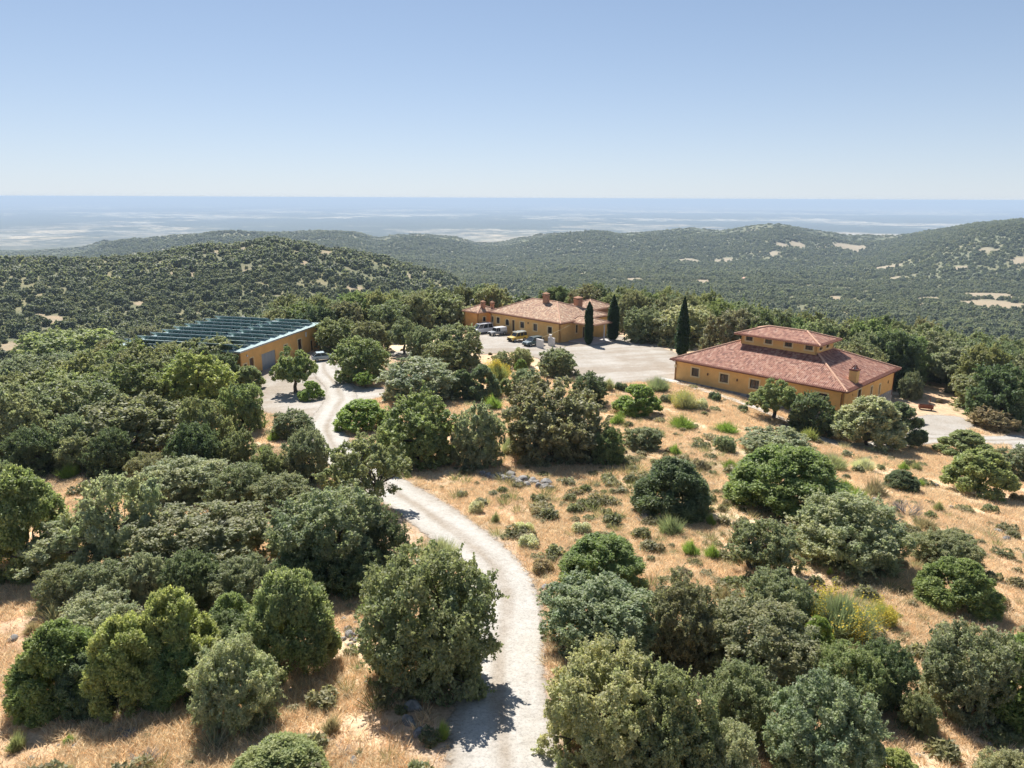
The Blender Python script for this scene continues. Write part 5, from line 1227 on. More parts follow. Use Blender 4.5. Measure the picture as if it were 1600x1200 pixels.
 ('o', 'G', (336, 872, 436, 972), 'grey-green oak under the right side of the broad brown-grey oak'),
 ('o', 'D', (430, 862, 520, 950), 'dark oak behind the tall light green juniper, in the shade of the large dark oak'),
 ('o', 'D', (508, 850, 602, 940), 'dark low oak closing the foot of the large dark oak towards the roadside oak'),
 ('o', 'G', (120, 876, 206, 966), 'shaded oak between the two silvery oaks and the round dark juniper'),
 ('j', 'D', (98, 1020, 190, 1124), 'dark low juniper between the round dark one and the yellowish one'),
 ('j', 'J', (236, 1010, 330, 1112), 'green juniper at the foot of the tallest yellow-green one'),
 ('o', 'D', (300, 960, 400, 1060), 'dark oak behind the pale grey round oak'),
 ('o', 'G', (60, 880, 140, 960), 'low shaded oak at the foot of the lower silvery oak'),
 ('j', 'L', (368, 1154, 502, 1262), 'bright green juniper top at the bottom edge left of the track'),
]
nH = nM = nO = nJ = 0
for (k, c, bx, lab) in TREES:
    if k in 'oc':
        gx, gy, gz, w, h, dep = fit(bx, 8, 7)
        if k == 'o': pr = HI[nH % len(HI)] if dep < 66 else MID[nH % len(MID)]; nH += 1
        else: pr = OPEN[nO % len(OPEN)] if dep < 90 else MIDO[nO % len(MIDO)]; nO += 1
        plant('holm_oak', 'tree' if w > 3 else 'bush', pr, 8.0, 7.0, (gx, gy, gz), (w * 1.03, h * 0.99), jit(PAL[c], 0.06), lab)
    else:
        gx, gy, gz, w, h, dep = fit(bx, 6.4, 6)
        pr = (JUN[nJ % len(JUN)] if dep < 66 else JUNM[nJ % 2]); nJ += 1
        plant('juniper', 'bush' if w < 4.5 else 'tree', pr, 6.1, 6.2, (gx, gy, gz), (w * 1.04, h), jit(PAL[c], 0.06), lab)
# cypresses
for i, (px, py, hgt, w, tp, lab) in enumerate(((919.5, 538, 8.7, 1.35, 0.75, 'blunt column-shaped cypress beside the porch columns'), (957, 531.5, 9.6, 2.15, 0.5, 'broad pointed cypress at the outer end of the porch'), (1064.5, 556, 11.0, 2.3, 0.25, 'tallest thin-tipped cypress standing alone beside the right house'))):
    gx, gy, gz = ground(px, py)
    cm = cypress_mesh('cypress_crown', 400 + i, w / 2, hgt, taper=tp); t = MB(); t.tube((0, 0, -0.3), (0, 0, hgt * 0.9), 0.12, 0.03, 8)
    r = empty('cypress', (gx, gy, gz), 0, lab, 'tree'); o = t.build('trunk', M['bark'], r); o = link('crown', cm, r); o.color = (0.045, 0.085, 0.035, 1)
    PLANTED.append((gx, gy, w / 2))

# brooms: green shoots, some in flower
def broom(bx, col, lab, fl=None, kind='broom_shrub', proto=None, wide=1.0):
    x0, y0, x1, y1 = bx; gx, gy, gz = ground((x0 + x1) / 2, y1 - (y1 - y0) * 0.12); dep = gy * math.cos(PITCH) + (CAM_Z - gz) * math.sin(PITCH)
    w = (x1 - x0) / F_PX * dep; h = max(0.3, (y1 - y0) / F_PX * dep * 0.85)
    me = BROOM[rnd.randrange(3)] if proto is None else proto
    o = single(kind, 'shrub', me, 2.5, 1.5, (gx, gy, gz), (w, h), jit(PAL[col], 0.08), lab)
    return o, gx, gy, gz, w, h
BR = [((753, 610, 791, 642), 'E', 'round green broom in the hollow between the yellow broom and the massive central oak'),
 ((412, 662, 441, 692), 'E', 'green broom left of the small oak below the gravel yard'), ((402, 688, 430, 716), 'E', 'yellowish broom below the big flat boulder'),
 ((403, 706, 442, 740), 'E', 'broom tuft lowest of those below the gravel yard'), ((946, 637, 981, 666), 'E', 'green broom right of the dark round oak, above the low grey bush'),
 ((1038, 642, 1093, 672), 'E', 'wide green broom below the round fresh green bush'), ((994, 637, 1018, 654), 'E', 'small green broom at the foot of the round fresh green bush'),
 ((1110, 653, 1164, 678), 'E', 'flat green broom below the facade path of the right house'), ((1044, 686, 1070, 714), 'E', 'single small broom on the dry slope under the wide green one'),
 ((1016, 668, 1042, 682), 'O', 'small olive broom between the low grey bush and the wide broom'),
 ((1122, 712, 1157, 735), 'E', 'green broom left of the largest bright juniper'), ((1243, 661, 1284, 690), 'Y', 'bright yellow-green broom at the near corner of the right house'),
 ((1061, 830, 1102, 872), 'E', 'vivid green broom left of two, above the small grey oak'), ((1096, 838, 1130, 876), 'E', 'darker broom right of the vivid green one'),
 ((1101, 793, 1123, 824), 'E', 'upright green broom under the dark juniper with dead sticks'), ((1020, 795, 1076, 838), 'A', 'grey-green feathery broom at the foot of the dark juniper with dead sticks'),
 ((1319, 751, 1363, 787), 'E', 'olive broom above the spreading grey oak'), ((1304, 744, 1336, 767), 'E', 'broom behind the olive one above the spreading grey oak'),
 ((1340, 737, 1391, 780), 'R', 'brownish broom left of the small dark bush'), ((1401, 716, 1424, 738), 'E', 'green broom on open dry grass below the side track'),
 ((1421, 716, 1444, 738), 'O', 'greyer broom right beside the green one below the side track'), ((1423, 800, 1471, 830), 'R', 'brown-green broom under the dead grey shrub'),
 ((1455, 775, 1478, 802), 'O', 'small round broom right of the dead grey shrub'), ((1427, 744, 1446, 762), 'E', 'small broom at the right side of the small dark bush'),
 ((765, 790, 783, 820), 'O', 'small upright broom by the track below the rock row'), ((862, 902, 882, 928), 'E', 'tiny green broom between the two roadside rocks'),
 ((88, 714, 128, 750), 'E', 'yellow-green broom in the gap above the large green juniper'), ((20, 1105, 58, 1132), 'E', 'thin green broom left of the round dark green juniper'),
 ((555, 924, 592, 962), 'E', 'broom at the shaded edge left of the roadside oak'), ((672, 1112, 706, 1160), 'E', 'dark broom under the roadside oak next to the boulders'),
 ((497, 1103, 538, 1148), 'R', 'brown-green shrub in the dry grass left of the boulders'), ((6, 1132, 46, 1176), 'O', 'olive shrub in the bottom left dry grass'),
 ((66, 935, 100, 975), 'P', 'grey-green shrub on the dry patch above the round dark juniper'), ((32, 965, 66, 992), 'R', 'dull brown shrub in the dry patch at the left edge'),
 ((95, 1140, 120, 1165), 'E', 'thin yellowish shrub below the round dark green juniper'), ((1118, 905, 1146, 950), 'R', 'thin brown shrub left of the small stemmed oak'),
 ((924, 768, 939, 787), 'D', 'tiny dark shrub alone in dry grass under the massive oak shadow'), ((1288, 880, 1304, 900), 'E', 'small dark green shrub above the big feathery broom')]
for bx, c, lab in BR: broom(bx, c, lab)
# the tall pale brooms and those in bloom
BIGB = blade_mesh('broom_shoots', 350, 9000, 1.1, 2.6, 0.85, 0.03, 0.12, var=0.45)
def tall_broom(bx, col, lab, flowers=0.0, fcol=(0.60, 0.48, 0.10, 1), wsc=1.0):
    x0, y0, x1, y1 = bx; gx, gy, gz = ground((x0 + x1) / 2, y1 - (y1 - y0) * 0.12); dep = gy * math.cos(PITCH) + (CAM_Z - gz) * math.sin(PITCH)
    w = (x1 - x0) / F_PX * dep; h = (y1 - y0) / F_PX * dep * 0.8
    r = empty('broom_shrub', (gx, gy, gz), rnd.uniform(0, 6), lab, 'shrub'); r.scale = (w / 4.6, w / 4.6, h / 2.6)
    o = link('shoots', BIGB[0], r); o.color = jit(PAL[col], 0.05)
    t = twig_mesh('stems', 360 + int(x0) % 7, 2.3, 9, spread=0.5); link('stems', t, r)
    if flowers:
        rng = np.random.default_rng(int(x0)); n = int(9000 * flowers); ang = rng.uniform(0, 6.28)
        tips = BIGB[1]; sel = vnoise(tips[:, 0] * 0.9 + x0, tips[:, 1] * 0.9, 5) + 0.1 * rng.normal(size=len(tips)); P = tips[sel > np.quantile(sel, 1 - flowers)]
        P = np.vstack([P, P - np.array([0, 0, 0.12]), P + rng.normal(size=P.shape) * 0.07]); D = rand_dirs(rng, len(P))
        m = leaf_mesh('blossom', P, D, 0.075, rng, np.clip(0.5 + rng.normal(size=len(P)) * 0.2, 0, 1), 1.2); q = link('blossom', m, r); q.color = fcol
    PLANTED.append((gx, gy, w / 2))
tall_broom((750, 549, 803, 602), 'Y', 'broom in full yellow bloom at the near edge of the forecourt', 0.55, (0.66, 0.52, 0.12, 1))
tall_broom((1002, 576, 1053, 616), 'A', 'tall pale grey-green broom at the near edge of the forecourt, left of the right house')
tall_broom((1044, 596, 1094, 644), 'P', 'pale yellowish broom below the left corner of the right house', 0.25, (0.45, 0.42, 0.12, 1))
tall_broom((645, 820, 728, 886), 'P', 'pale grey spiky broom at the left verge of the track')
tall_broom((1240, 886, 1380, 1000), 'A', 'big feathery blue-green broom in the middle of the right slope', 0.12)
tall_broom((1196, 882, 1262, 965), 'O', 'broom with yellow flowers left of the big feathery one', 0.3)
tall_broom((1350, 925, 1405, 980), 'Y', 'small flowering broom right of the big feathery one', 0.3)
tall_broom((940, 580, 962, 615), 'P', 'thin pale broom right of the dark round oak at the forecourt edge')
tall_broom((778, 665, 816, 716), 'P', 'pale straggly shrub left of the massive central oak')
tall_broom((1270, 696, 1330, 738), 'P', 'pale dry broom just below the near corner of the right house')
tall_broom((1325, 704, 1372, 738), 'W', 'straw-coloured dry broom right of the pale one below the right house')
tall_broom((1290, 990, 1330, 1025), 'P', 'pale tuft of thin shoots under the big feathery broom')
# cushion shrubs
CS = [((829, 792, 853, 810), 'R', 'small dark brown cushion shrub alone on the dry slope'), ((799, 814, 834, 838), 'W', 'pale cushion shrub, upper of the two near the track'), ((888, 811, 922, 839), 'W', 'pale grey cushion shrub right of the two near the track'),
 ((809, 837, 846, 864), 'W', 'pale cushion shrub, lower of the two near the track'), ((829, 866, 869, 906), 'R', 'dark brown withered shrub beside the track bend'), ((727, 779, 762, 812), 'W', 'pale cushion shrub next to the upper bend of the track'),
 ((958, 597, 983, 615), 'D', 'small dark rounded shrub on the edge of the forecourt gravel'), ((1104, 613, 1129, 632), 'D', 'dark planted shrub by the facade path, left one of two'), ((1152, 630, 1170, 648), 'D', 'dark planted shrub by the facade path, right one of two'),
 ((1024, 610, 1050, 637), 'G', 'dark grey shrub between the fresh green bush and the pale yellowish broom'), ((1112, 672, 1158, 718), 'G', 'grey shrub left of the light green low tree'), ((1080, 715, 1116, 742), 'R', 'grey-brown heathy shrub above the dark juniper with dead sticks'),
 ((1351, 886, 1378, 926), 'R', 'withered brown shrub below the spreading grey oak'), ((1396, 870, 1420, 894), 'R', 'small withered shrub right of the spreading grey oak'), ((1462, 622, 1474, 632), 'R', 'tiny shrub on the dry ground behind the rusty trough'),
 ((1075, 628, 1108, 645), 'W', 'pale cushion shrub below the pale yellowish broom'), ((1368, 722, 1386, 738), 'G', 'small grey shrub left of the green broom below the side track'), ((1140, 765, 1165, 790), 'E', 'small green shrub in the hollow left of the largest juniper'),
 ((1060, 885, 1085, 908), 'R', 'brown withered tuft on the bare slope below the vivid broom'), ((1545, 930, 1580, 955), 'R', 'brown heathy shrub near the right edge, right of the oak pair'), ((1575, 765, 1600, 790), 'R', 'low brown shrub at the right edge below the grey oak')]
for bx, c, lab in CS:
    x0, y0, x1, y1 = bx; gx, gy, gz = ground((x0 + x1) / 2, y1 - (y1 - y0) * 0.3); dep = gy * math.cos(PITCH) + (CAM_Z - gz) * math.sin(PITCH)
    w = (x1 - x0) / F_PX * dep; single('cushion_shrub', 'shrub', CUSH[rnd.randrange(3)], 1.6, 0.75, (gx, gy, gz - 0.03), (w, max(0.3, w * 0.55)), jit(PAL[c]), lab)
for bx, lab in (((1390, 760, 1448, 810), 'leafless grey shrub on the right slope'), ((515, 1144, 552, 1182), 'dead bleached shrub in the dry grass at the bottom, left of the boulders'), ((198, 1146, 250, 1200), 'grey dead twigs at the bottom left below the stone heap'),
                ((988, 790, 1020, 818), 'dead sticks at the left foot of the dark juniper'), ((592, 1120, 625, 1150), 'small dead branches left of the boulders')):
    x0, y0, x1, y1 = bx; gx, gy, gz = ground((x0 + x1) / 2, y1 - 4); dep = gy * math.cos(PITCH) + (CAM_Z - gz) * math.sin(PITCH)
    w = (x1 - x0) / F_PX * dep; single('dead_shrub', 'shrub', TWIG[rnd.randrange(2)], 2.0, 1.4, (gx, gy, gz), (w, w * 0.65), (1, 1, 1, 1), lab)

# ------------------------------------------------------------------ rocks
def rock_mesh(seed):
    rng = np.random.default_rng(seed); V, F = ico(3); V = V.copy()
    for _ in range(9):                       # shear flat faces off the lump
        d = rand_dirs(rng, 1)[0]; t = rng.uniform(0.55, 0.9); k = V @ d; V -= np.outer(np.maximum(0, k - t), d) * 0.92
    V += rng.normal(size=V.shape) * 0.012; V *= np.array([1, rng.uniform(0.6, 0.9), rng.uniform(0.5, 0.75)])
    return mesh_np('rock', V, F.ravel(), np.full(len(F), 3), [M['rock']])
ROCK = [rock_mesh(500 + i) for i in range(7)]
def rock(px, py, wpx, lab, group=None, sink=0.25, flat=1.0):
    gx, gy, gz = ground(px, py); dep = gy * math.cos(PITCH) + (CAM_Z - gz) * math.sin(PITCH); w = wpx / F_PX * dep
    o = bpy.data.objects.new('boulder' if w > 1 else 'rock', ROCK[rnd.randrange(7)]); COL.objects.link(o)
    o.location = (gx, gy, gz + w * (0.32 - sink) * flat); o.rotation_euler = (rnd.uniform(-.3, .3), rnd.uniform(-.3, .3), rnd.uniform(0, 6.28)); o.scale = (w / 2, w / 2, w / 2 * flat); tag(o, lab, 'rock', group)
for a in ((853, 919, 17, 'pale rounded rock beside the track above the dark one'), (833, 916, 9, 'small pale rock left of the rounded one beside the track'), (872, 938, 22, 'jagged grey rock between the track and the bluish oak'), (872, 950, 15, 'dark rock at the foot of the jagged grey one'),
          (546, 993, 20, 'slab-shaped pale rock left of the roadside oak'), (556, 1000, 12, 'small rock just right of the slab-shaped one'), (648, 1108, 34, 'big dark boulder in the shade under the roadside oak'), (640, 1130, 30, 'dark boulder in front of the biggest one under the roadside oak'), (655, 1147, 24, 'lower pale-topped boulder under the roadside oak'),
          (552, 1192, 22, 'dark rock at the bottom edge left of the track'), (397, 664, 26, 'big flat pale boulder by the lower edge of the gravel yard'), (1320, 552, 16, 'pale boulder behind the right house roof, left of the larger one'), (1338, 553, 34, 'large rounded pale boulder behind the right house'),
          (1462, 760, 16, 'dark grey rock on the open slope left of the layered juniper'), (1560, 832, 14, 'pale flat rock on the dry grass near the right edge, upper one'), (1571, 844, 17, 'pale flat rock on the dry grass near the right edge, lower one'), (1487, 794, 12, 'small pale rock on the dry slope below the small round broom'),
          (1504, 797, 9, 'smallest pale rock right of the one below the small round broom'), (1368, 784, 16, 'grey rock behind the spreading grey oak'), (1590, 910, 12, 'small dark rock at the right edge of the slope'), (66, 738, 22, 'grey leaning boulder in the gap above the large green juniper'), (48, 731, 14, 'smaller boulder left of the grey leaning one'),
          (407, 1133, 26, 'dark boulder at the right foot of the pale grey round oak'), (20, 1000, 20, 'brownish boulder at the left edge of the dry patch'), (352, 700, 14, 'pale stone in the dark gap below the fresh green oak')):
    rock(*a)
rr_ = random.Random(3)
for i in range(20):           # loose row of field stones above the track
    t = i / 19; rock(757 + 100 * t + rr_.uniform(-4, 4), 741 + 20 * t + rr_.uniform(-5, 5), rr_.uniform(13, 24), 'grey field stone in the rough row of rocks above the track bend', 'row of rocks above the track bend')
for i in range(16): rock(175 + rr_.uniform(0, 40), 1140 + rr_.uniform(0, 22), rr_.uniform(9, 16), 'grey stone in the heap in the dry grass at the bottom left', 'stone heap at the bottom left')
for i in range(12): rock(536 + rr_.uniform(0, 30), 965 + rr_.uniform(0, 60), rr_.uniform(7, 13), 'stone in the rubble patch left of the roadside oak', 'rubble left of the roadside oak')
for i in range(14): rock(1380 + rr_.uniform(0, 30), 806 + rr_.uniform(0, 28), rr_.uniform(6, 11), 'small stone in the scatter right of the spreading grey oak', 'stone scatter right of the spreading oak')

# ------------------------------------------------------------------ the dense wood on the edge of the plateau: every tree its own object
def too_close(x, y, r, f=0.8):
    return any((x - a) ** 2 + (y - b) ** 2 < (f * (r + q)) ** 2 for a, b, q in PLANTED)
def in_rect(x, y, fn, u0, u1, v0, v1, ang, org):
    dx, dy = x - org[0], y - org[1]; u = dx * math.cos(ang) + dy * math.sin(ang); v = -dx * math.sin(ang) + dy * math.cos(ang); return u0 < u < u1 and v0 < v < v1
def built(x, y, m=1.5):
    return in_rect(x, y, None, -m - 1, LR + m, -m - 2, WR + m, RANG, RORG) or in_rect(x, y, None, -9 - m, 28 + m, -4 - m, 23.5 + m, CANG, CORG) or in_rect(x, y, None, -m, LS + m, -m, WS + m, SANG, (SO[0], SO[1]))
def sees(x, y):
    az = math.degrees(math.atan2(x, y)); return abs(az) < 38.5
for q_ in ((1446, 640, 6.5), (1420, 628, 4.5), (1470, 625, 5), (1500, 640, 5), (1430, 650, 5), (1445, 615, 4)):
    _g = ground(q_[0], q_[1]); PLANTED.append((_g[0], _g[1], q_[2]))
wood = []
rw = random.Random(11)
cand = []
yy = 62.0
while yy < 205:
    xx = -135.0
    while xx < 150:
        cand.append((xx + rw.uniform(-2.2, 2.2), yy + rw.uniform(-2.2, 2.2))); xx += 6.3
    yy += 5.6
for (x, y) in cand:
    if not sees(x, y): continue
    r_ = math.hypot(x, y); az = math.degrees(math.atan2(x, y)); ok = False; grp = None
    w = rw.uniform(6.5, 9.5)
    if az < -19 and r_ > 72 and r_ < 150 and x < -46: ok = True; grp = 'left'
    if -19 <= az < 1.5 and 128 < r_ < 186 and y > 146 + (az + 19) * 0.3: ok = True; grp = 'back'
    if 1.5 <= az < 14 and 156 < r_ < 192: ok = True; grp = 'back'
    if 7.5 <= az < 17 and 150 < r_ < 192 and x > 23: ok = True; grp = 'back'
    if 17 <= az < 38.5 and r_ > 128 - (az - 17) * 0.3 and r_ < 192: ok = True; grp = 'right'
    if az > 29 and 112 < r_ < 150 and x > 64: ok = True; grp = 'right'
    if -17 <= az < -4 and 96 < r_ < 122: ok = False
    if not ok or built(x, y, w * 0.42): continue
    if float(paved(np.array([x]), np.array([y]))[0]) < w * 0.45: continue
    if too_close(x, y, w / 2, 0.62): continue
    wood.append((x, y, w, grp)); PLANTED.append((x, y, w / 2))
wood.sort(key=lambda t: math.hypot(t[0], t[1])); wood = wood[:215]
def proj(x, y, z):
    v = np.array([x, y, z - CAM_Z]); fwd = ray(800, 600); fwd = fwd / np.linalg.norm(fwd); rt = np.array([1.0, 0, 0]); up = np.cross(rt, fwd); d = v @ fwd
    return 800 + F_PX * (v @ rt) / d, 600 - F_PX * (v @ up) / d
LB = {'left': ('left wood', 'oaks of the left wood'), 'back': ('wood behind the farmhouse', 'oaks of the wood behind the farmhouse'), 'right': ('wood behind the right house', 'oaks of the wood behind the right house')}
MARK = [(-99, 60, 'by the left picture edge'), (60, 150, 'left of the yellow-green back tree'), (150, 260, 'under the low end of the solar roof'), (260, 420, 'beside the shed'), (420, 560, 'behind the shed roof'), (560, 640, 'left of the broadest back tree'), (640, 735, 'behind the lamp post'), (735, 800, 'behind the left farmhouse wing'),
        (800, 880, 'behind the main farmhouse chimney'), (880, 960, 'behind the porch cypresses'), (960, 1010, 'right of the porch'), (1010, 1060, 'left of the third cypress tip'), (1060, 1120, 'right of the third cypress tip'), (1120, 1180, 'above the left end of the lantern roof'), (1180, 1240, 'above the middle of the lantern roof'),
        (1240, 1310, 'above the right end of the lantern roof'), (1310, 1365, 'above the house chimney'), (1365, 1430, 'above the far right house corner'), (1430, 1490, 'above the rusty trough'), (1490, 1550, 'above the fork-stemmed oak'), (1550, 1800, 'by the right picture edge')]
ORD = ['nearest', 'second', 'third', 'fourth', 'fifth', 'sixth', 'seventh', 'eighth', 'ninth', 'tenth', 'eleventh', 'twelfth', 'thirteenth', 'fourteenth', 'fifteenth', 'sixteenth', 'seventeenth', 'eighteenth']
CW = ['G', 'O', 'G', 'D', 'O', 'L', 'B', 'G']
TONE = {'G': 'grey-green', 'O': 'olive', 'D': 'dark', 'L': 'light green', 'B': 'brownish'}
cnt = {}
for i, (x, y, w, grp) in enumerate(wood):
    z = float(H(x, y)); wd, gname = LB[grp]; c = CW[rw.randrange(8)]; qx, qy = proj(x, y, z + 3)
    mk = next((m for a, b, m in MARK if a <= qx < b), 'by the picture edge'); n_ = cnt.get(mk, 0); cnt[mk] = n_ + 1
    lab = '%s oak %s, %s tree back' % (TONE[c], mk, ORD[min(n_, 17)])
    hh = rw.uniform(8.0, 10.8) if grp != 'left' else w * rw.uniform(0.7, 0.86)
    plant('holm_oak', 'tree', MID[i % len(MID)], 7.5, 7.0, (x, y, z), (w * (1.12 if grp != 'left' else 1), hh), jit([v * 0.95 for v in PAL[c]], 0.12), lab, gname)
print('wood trees', len(wood))

# ------------------------------------------------------------------ uncountable cover: far woodland, dry grass, low scrub
def scatter(name, P, rz, sc, idx, protos, label=None):
    """one mesh of points that carries instances of the unlinked prototypes"""
    n = len(P); me = bpy.data.meshes.new(name); me.vertices.add(n); me.vertices.foreach_set('co', np.asarray(P, np.float32).ravel())
    rot = np.zeros((n, 3), np.float32); rot[:, 2] = rz
    a = me.attributes.new('rot', 'FLOAT_VECTOR', 'POINT'); a.data.foreach_set('vector', rot.ravel())
    a = me.attributes.new('scl', 'FLOAT_VECTOR', 'POINT'); a.data.foreach_set('vector', np.asarray(sc, np.float32).ravel())
    a = me.attributes.new('idx', 'INT', 'POINT'); a.data.foreach_set('value', np.asarray(idx, np.int32))
    me.update(); o = link(name, me, kind='stuff')
    c = bpy.data.collections.new(name + '_kinds')
    for i, m in enumerate(protos): c.objects.link(bpy.data.objects.new('%s_kind_%02d' % (name, i), m))
    ng = bpy.data.node_groups.new(name, 'GeometryNodeTree')
    ng.interface.new_socket('Geometry', in_out='INPUT', socket_type='NodeSocketGeometry'); ng.interface.new_socket('Geometry', in_out='OUTPUT', socket_type='NodeSocketGeometry')
    N = ng.nodes; gi = N.new('NodeGroupInput'); go = N.new('NodeGroupOutput'); ip = N.new('GeometryNodeInstanceOnPoints'); ci = N.new('GeometryNodeCollectionInfo')
    ci.inputs['Collection'].default_value = c; ci.inputs['Separate Children'].default_value = True; ci.inputs['Reset Children'].default_value = True
    def att(nm, ty):
        q = N.new('GeometryNodeInputNamedAttribute'); q.data_type = ty; q.inputs['Name'].default_value = nm; return [s for s in q.outputs if s.enabled and s.name == 'Attribute'][0]
    L = ng.links.new
    L(gi.outputs[0], ip.inputs['Points']); L(ci.outputs[0], ip.inputs['Instance']); ip.inputs['Pick Instance'].default_value = True
    L(att('idx', 'INT'), ip.inputs['Instance Index']); L(att('rot', 'FLOAT_VECTOR'), ip.inputs['Rotation']); L(att('scl', 'FLOAT_VECTOR'), ip.inputs['Scale']); L(ip.outputs[0], go.inputs[0])
    md = o.modifiers.new('scatter', 'NODES'); md.node_group = ng
    return o
rng = np.random.default_rng(5)
def low_tree(seed, n, leaf, nl=9, core=0.86):
    me, C, rr = oak_crown('far_tree', seed, R=0.5, Ht=0.85, NL=nl, n=n, leaf=leaf, puffs=8, core=core, low=0.02); me.materials.clear(); me.materials.append(M['wood_far']); return me
FT = [low_tree(600 + i, 1500, 0.06, 11) for i in range(4)] + [low_tree(610 + i, 170, 0.13, 6, 0.95) for i in range(4)]
# candidate points on the far ground, density following the open patches
def far_points(r0, r1, spacing, amax=40):
    n = int(math.radians(2 * amax) / 2 * (r1 * r1 - r0 * r0) / spacing ** 2)
    r = np.sqrt(rng.uniform(r0 * r0, r1 * r1, n)); a = np.radians(rng.uniform(-amax, amax, n)); return r * np.sin(a), r * np.cos(a)
pts = []; scs = []; ids = []
for (r0, r1, sp, wlo, whi, base, dens) in ((176, 330, 5.4, 3.0, 9.0, 0, 0.95), (330, 700, 4.8, 2.6, 8.5, 0, 0.95), (700, 1700, 5.6, 3.2, 9.5, 4, 0.95), (1700, 3300, 8.6, 5, 14, 4, 0.95), (3300, 6200, 17, 9, 21, 4, 0.85)):
    x, y = far_points(r0, r1, sp); r = np.hypot(x, y)
    op = openness(x, y); g2 = sstep(0.52, 0.7, fbm(x, y, 13, 66)) * 0.5
    az = np.degrees(np.arctan2(x, y))
    keep = rng.uniform(size=len(x)) < (1 - op) * (1 - g2) * dens * (0.7 + 0.3 * sstep(0.38, 0.56, fbm(x, y, 130, 93)))
    if r0 < 200:      # only where the plateau wood has ended
        keep &= ~((az > -19) & (r < 190)); keep &= (az > -45)
    x, y = x[keep], y[keep]; n = len(x)
    w = (wlo + (whi - wlo) * rng.uniform(0, 1, n) ** 1.4) * (0.6 + 0.85 * fbm(x, y, 45, 91))
    if r0 >= 3300: wz = w * 0.45
    else: wz = w * rng.uniform(0.85, 1.15, n)
    pts.append(np.stack([x, y, H(x, y) - 0.05 * w], -1)); scs.append(np.stack([w, w, wz], -1)); ids.append(rng.integers(0, 4, n) + base)
# left of the shed the hillside begins earlier
x, y = far_points(150, 176, 5.6, 42); az = np.degrees(np.arctan2(x, y)); k = az < -19; x, y = x[k], y[k]; w = rng.uniform(5, 8, len(x))
pts.append(np.stack([x, y, H(x, y) - 0.3], -1)); scs.append(np.stack([w, w, w], -1)); ids.append(rng.integers(0, 4, len(x)))
P = np.vstack(pts); Sc = np.vstack(scs); I = np.concatenate(ids)
print('far trees', len(P))
scatter('distant_woodland', P, rng.uniform(0, 6.28, len(P)), Sc, I, FT)

# dry grass
TUFT = [blade_mesh('grass_tuft', 700 + i, 16, 0.10, 0.34, 0.9, 0.016, 0.35, mats=[M['straw']])[0] for i in range(4)]
def near_pts(n, r0, r1, amax=41):
    r = rng.uniform(r0 ** 1.3, r1 ** 1.3, n) ** (1 / 1.3); a = np.radians(rng.uniform(-amax, amax, n)); return r * np.sin(a), r * np.cos(a)
PA = np.array([(a, b) for a, b, c in PLANTED]); PR = np.array([c for a, b, c in PLANTED])
def free(x, y, edge):
    d = paved(x, y); k = d > edge
    for fn in ((RORG, RANG, -1, LR, -1, WR), (CORG, CANG, -9, 28, -4, 23), ((SO[0], SO[1]), SANG, -1, LS + 1, -1, WS + 1)):
        (ox, oy), an, u0, u1, v0, v1 = fn; dx, dy = x - ox, y - oy; u = dx * math.cos(an) + dy * math.sin(an); v = -dx * math.sin(an) + dy * math.cos(an); k &= ~((u > u0) & (u < u1) & (v > v0) & (v < v1))
    return k, d
x, y = near_pts(190000, 14, 118); k, d = free(x, y, 0.15)
k &= rng.uniform(size=len(x)) < sstep(0.30, 0.52, fbm(x, y, 3.5, 95)) * 0.9 + 0.15
k &= (rng.uniform(size=len(x)) < 0.6 + 0.4 * sstep(0.3, 1.0, d))
x, y = x[k], y[k]; r = np.hypot(x, y); s = rng.uniform(0.6, 1.35, len(x)) * (0.75 + 0.6 * fbm(x, y, 8, 96)) * (1 + np.clip((r - 50) / 70, 0, 1) * 0.5)
scatter('dry_grass', np.stack([x, y, H(x, y)], -1), rng.uniform(0, 6.28, len(x)), np.stack([s * 1.3, s * 1.3, s], -1), rng.integers(0, 4, len(x)), TUFT)
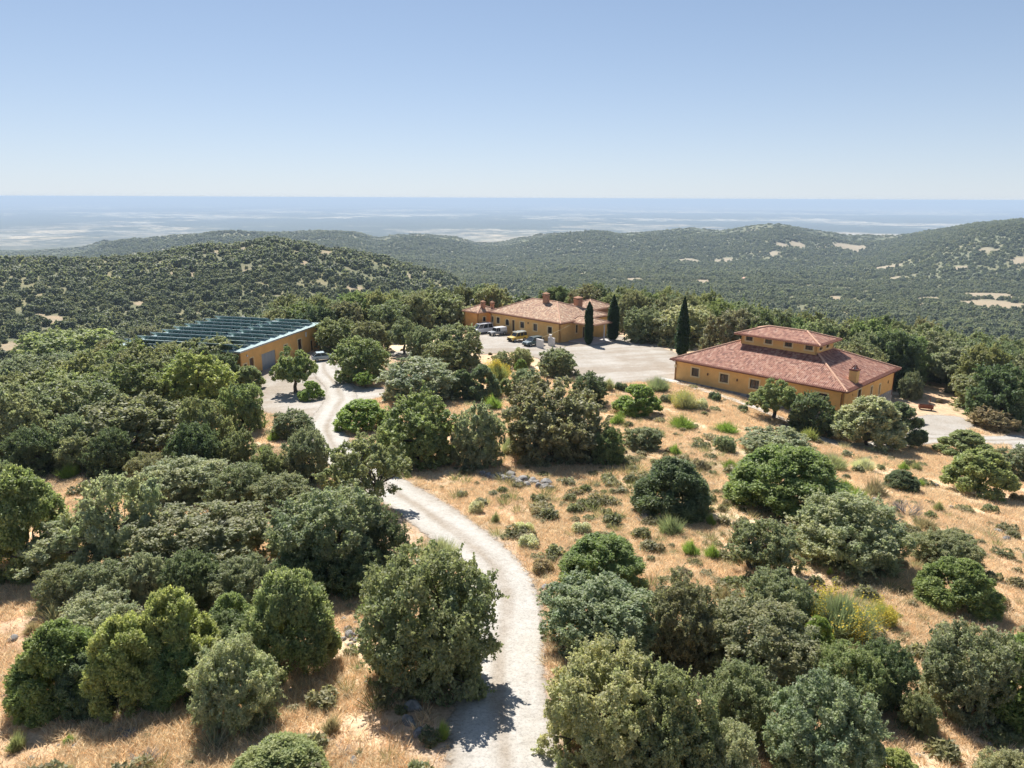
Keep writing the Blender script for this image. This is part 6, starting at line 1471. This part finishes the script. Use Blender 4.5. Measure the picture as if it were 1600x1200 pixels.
# low scrub, herbs and withered stalks between the grass
WEED = [cushion_mesh('scrub', 720 + i, 420, 0.4, 0.32, 0.05, mats=[M['weed']], lumps=4) for i in range(3)] + [blade_mesh('stalks', 730 + i, 60, 0.16, 0.6, 0.8, 0.014, 0.2, mats=[M['weed']])[0] for i in range(2)]
x, y = near_pts(17000, 18, 160); k, d = free(x, y, 0.4); az = np.degrees(np.arctan2(x, y)); r = np.hypot(x, y)
dens = sstep(0.50, 0.66, fbm(x, y, 7, 97)) * 0.22 + np.exp(-(((x - hx) / 15) ** 2 + ((y - hy) / 24) ** 2)) * 0.6 + 0.02
k &= rng.uniform(size=len(x)) < dens
x, y = x[k], y[k]; s = (0.5 + 1.6 * rng.uniform(0, 1, len(x)) ** 2.2) * (0.8 + 0.5 * fbm(x, y, 6, 98))
scatter('low_scrub', np.stack([x, y, H(x, y)], -1), rng.uniform(0, 6.28, len(x)), np.stack([s * 1.2, s * 1.2, s], -1), rng.integers(0, 5, len(x)), WEED)
# loose stones on the slope
PEB = [rock_mesh(520 + i) for i in range(3)]
x, y = near_pts(5000, 18, 120); k, d = free(x, y, -1.8); k &= rng.uniform(size=len(x)) < sstep(0.45, 0.65, fbm(x, y, 10, 99)); x, y = x[k], y[k]; s = rng.uniform(0.03, 0.16, len(x)) * np.where(paved(x, y) < 0.3, 0.4, 1)
scatter('loose_stones', np.stack([x, y, H(x, y) + 0.02], -1), rng.uniform(0, 6.28, len(x)), np.stack([s, s, s * 0.8], -1), rng.integers(0, 3, len(x)), PEB)

# distant farm buildings
for (px, py, w, lab) in ((587, 391, 14, 'tiny white farmhouse far away in the valley beyond the conical hill'), (1163, 438, 9, 'tiny pale hut in the valley woodland behind the farmhouse')):
    gx, gy, gz = ground(px, py); r = empty('far_farmhouse', (gx, gy, gz), 0.4, lab, 'house')
    mb = MB(); mb.box(-w / 2, w / 2, -3, 3, -2, 4); mb.build('wall', M['plaster'], r); mb = MB(); mb.prism([(-w / 2 - 0.5, 4), (0, 7), (w / 2 + 0.5, 4)], -3.4, 3.4); mb.build('roof', M['ridge'], r)

# ------------------------------------------------------------------ haze
zmin = float(V_MIN) if 'V_MIN' in globals() else -460.0
mb = MB(); mb.box(-93000, 93000, -93000, 93000, -470, CAM_Z + 4)
hz = mb.build('haze', [], kind='stuff')
m = bpy.data.materials.new('haze_air'); m.use_nodes = True; nt = m.node_tree; nt.nodes.clear()
pv = nt.nodes.new('ShaderNodeVolumePrincipled'); pv.inputs['Density'].default_value = HAZE_DENSITY; pv.inputs['Color'].default_value = (0.66, 0.81, 0.98, 1); pv.inputs['Anisotropy'].default_value = 0.0
ou = nt.nodes.new('ShaderNodeOutputMaterial'); nt.links.new(pv.outputs[0], ou.inputs['Volume'])
hz.data.materials.append(m)
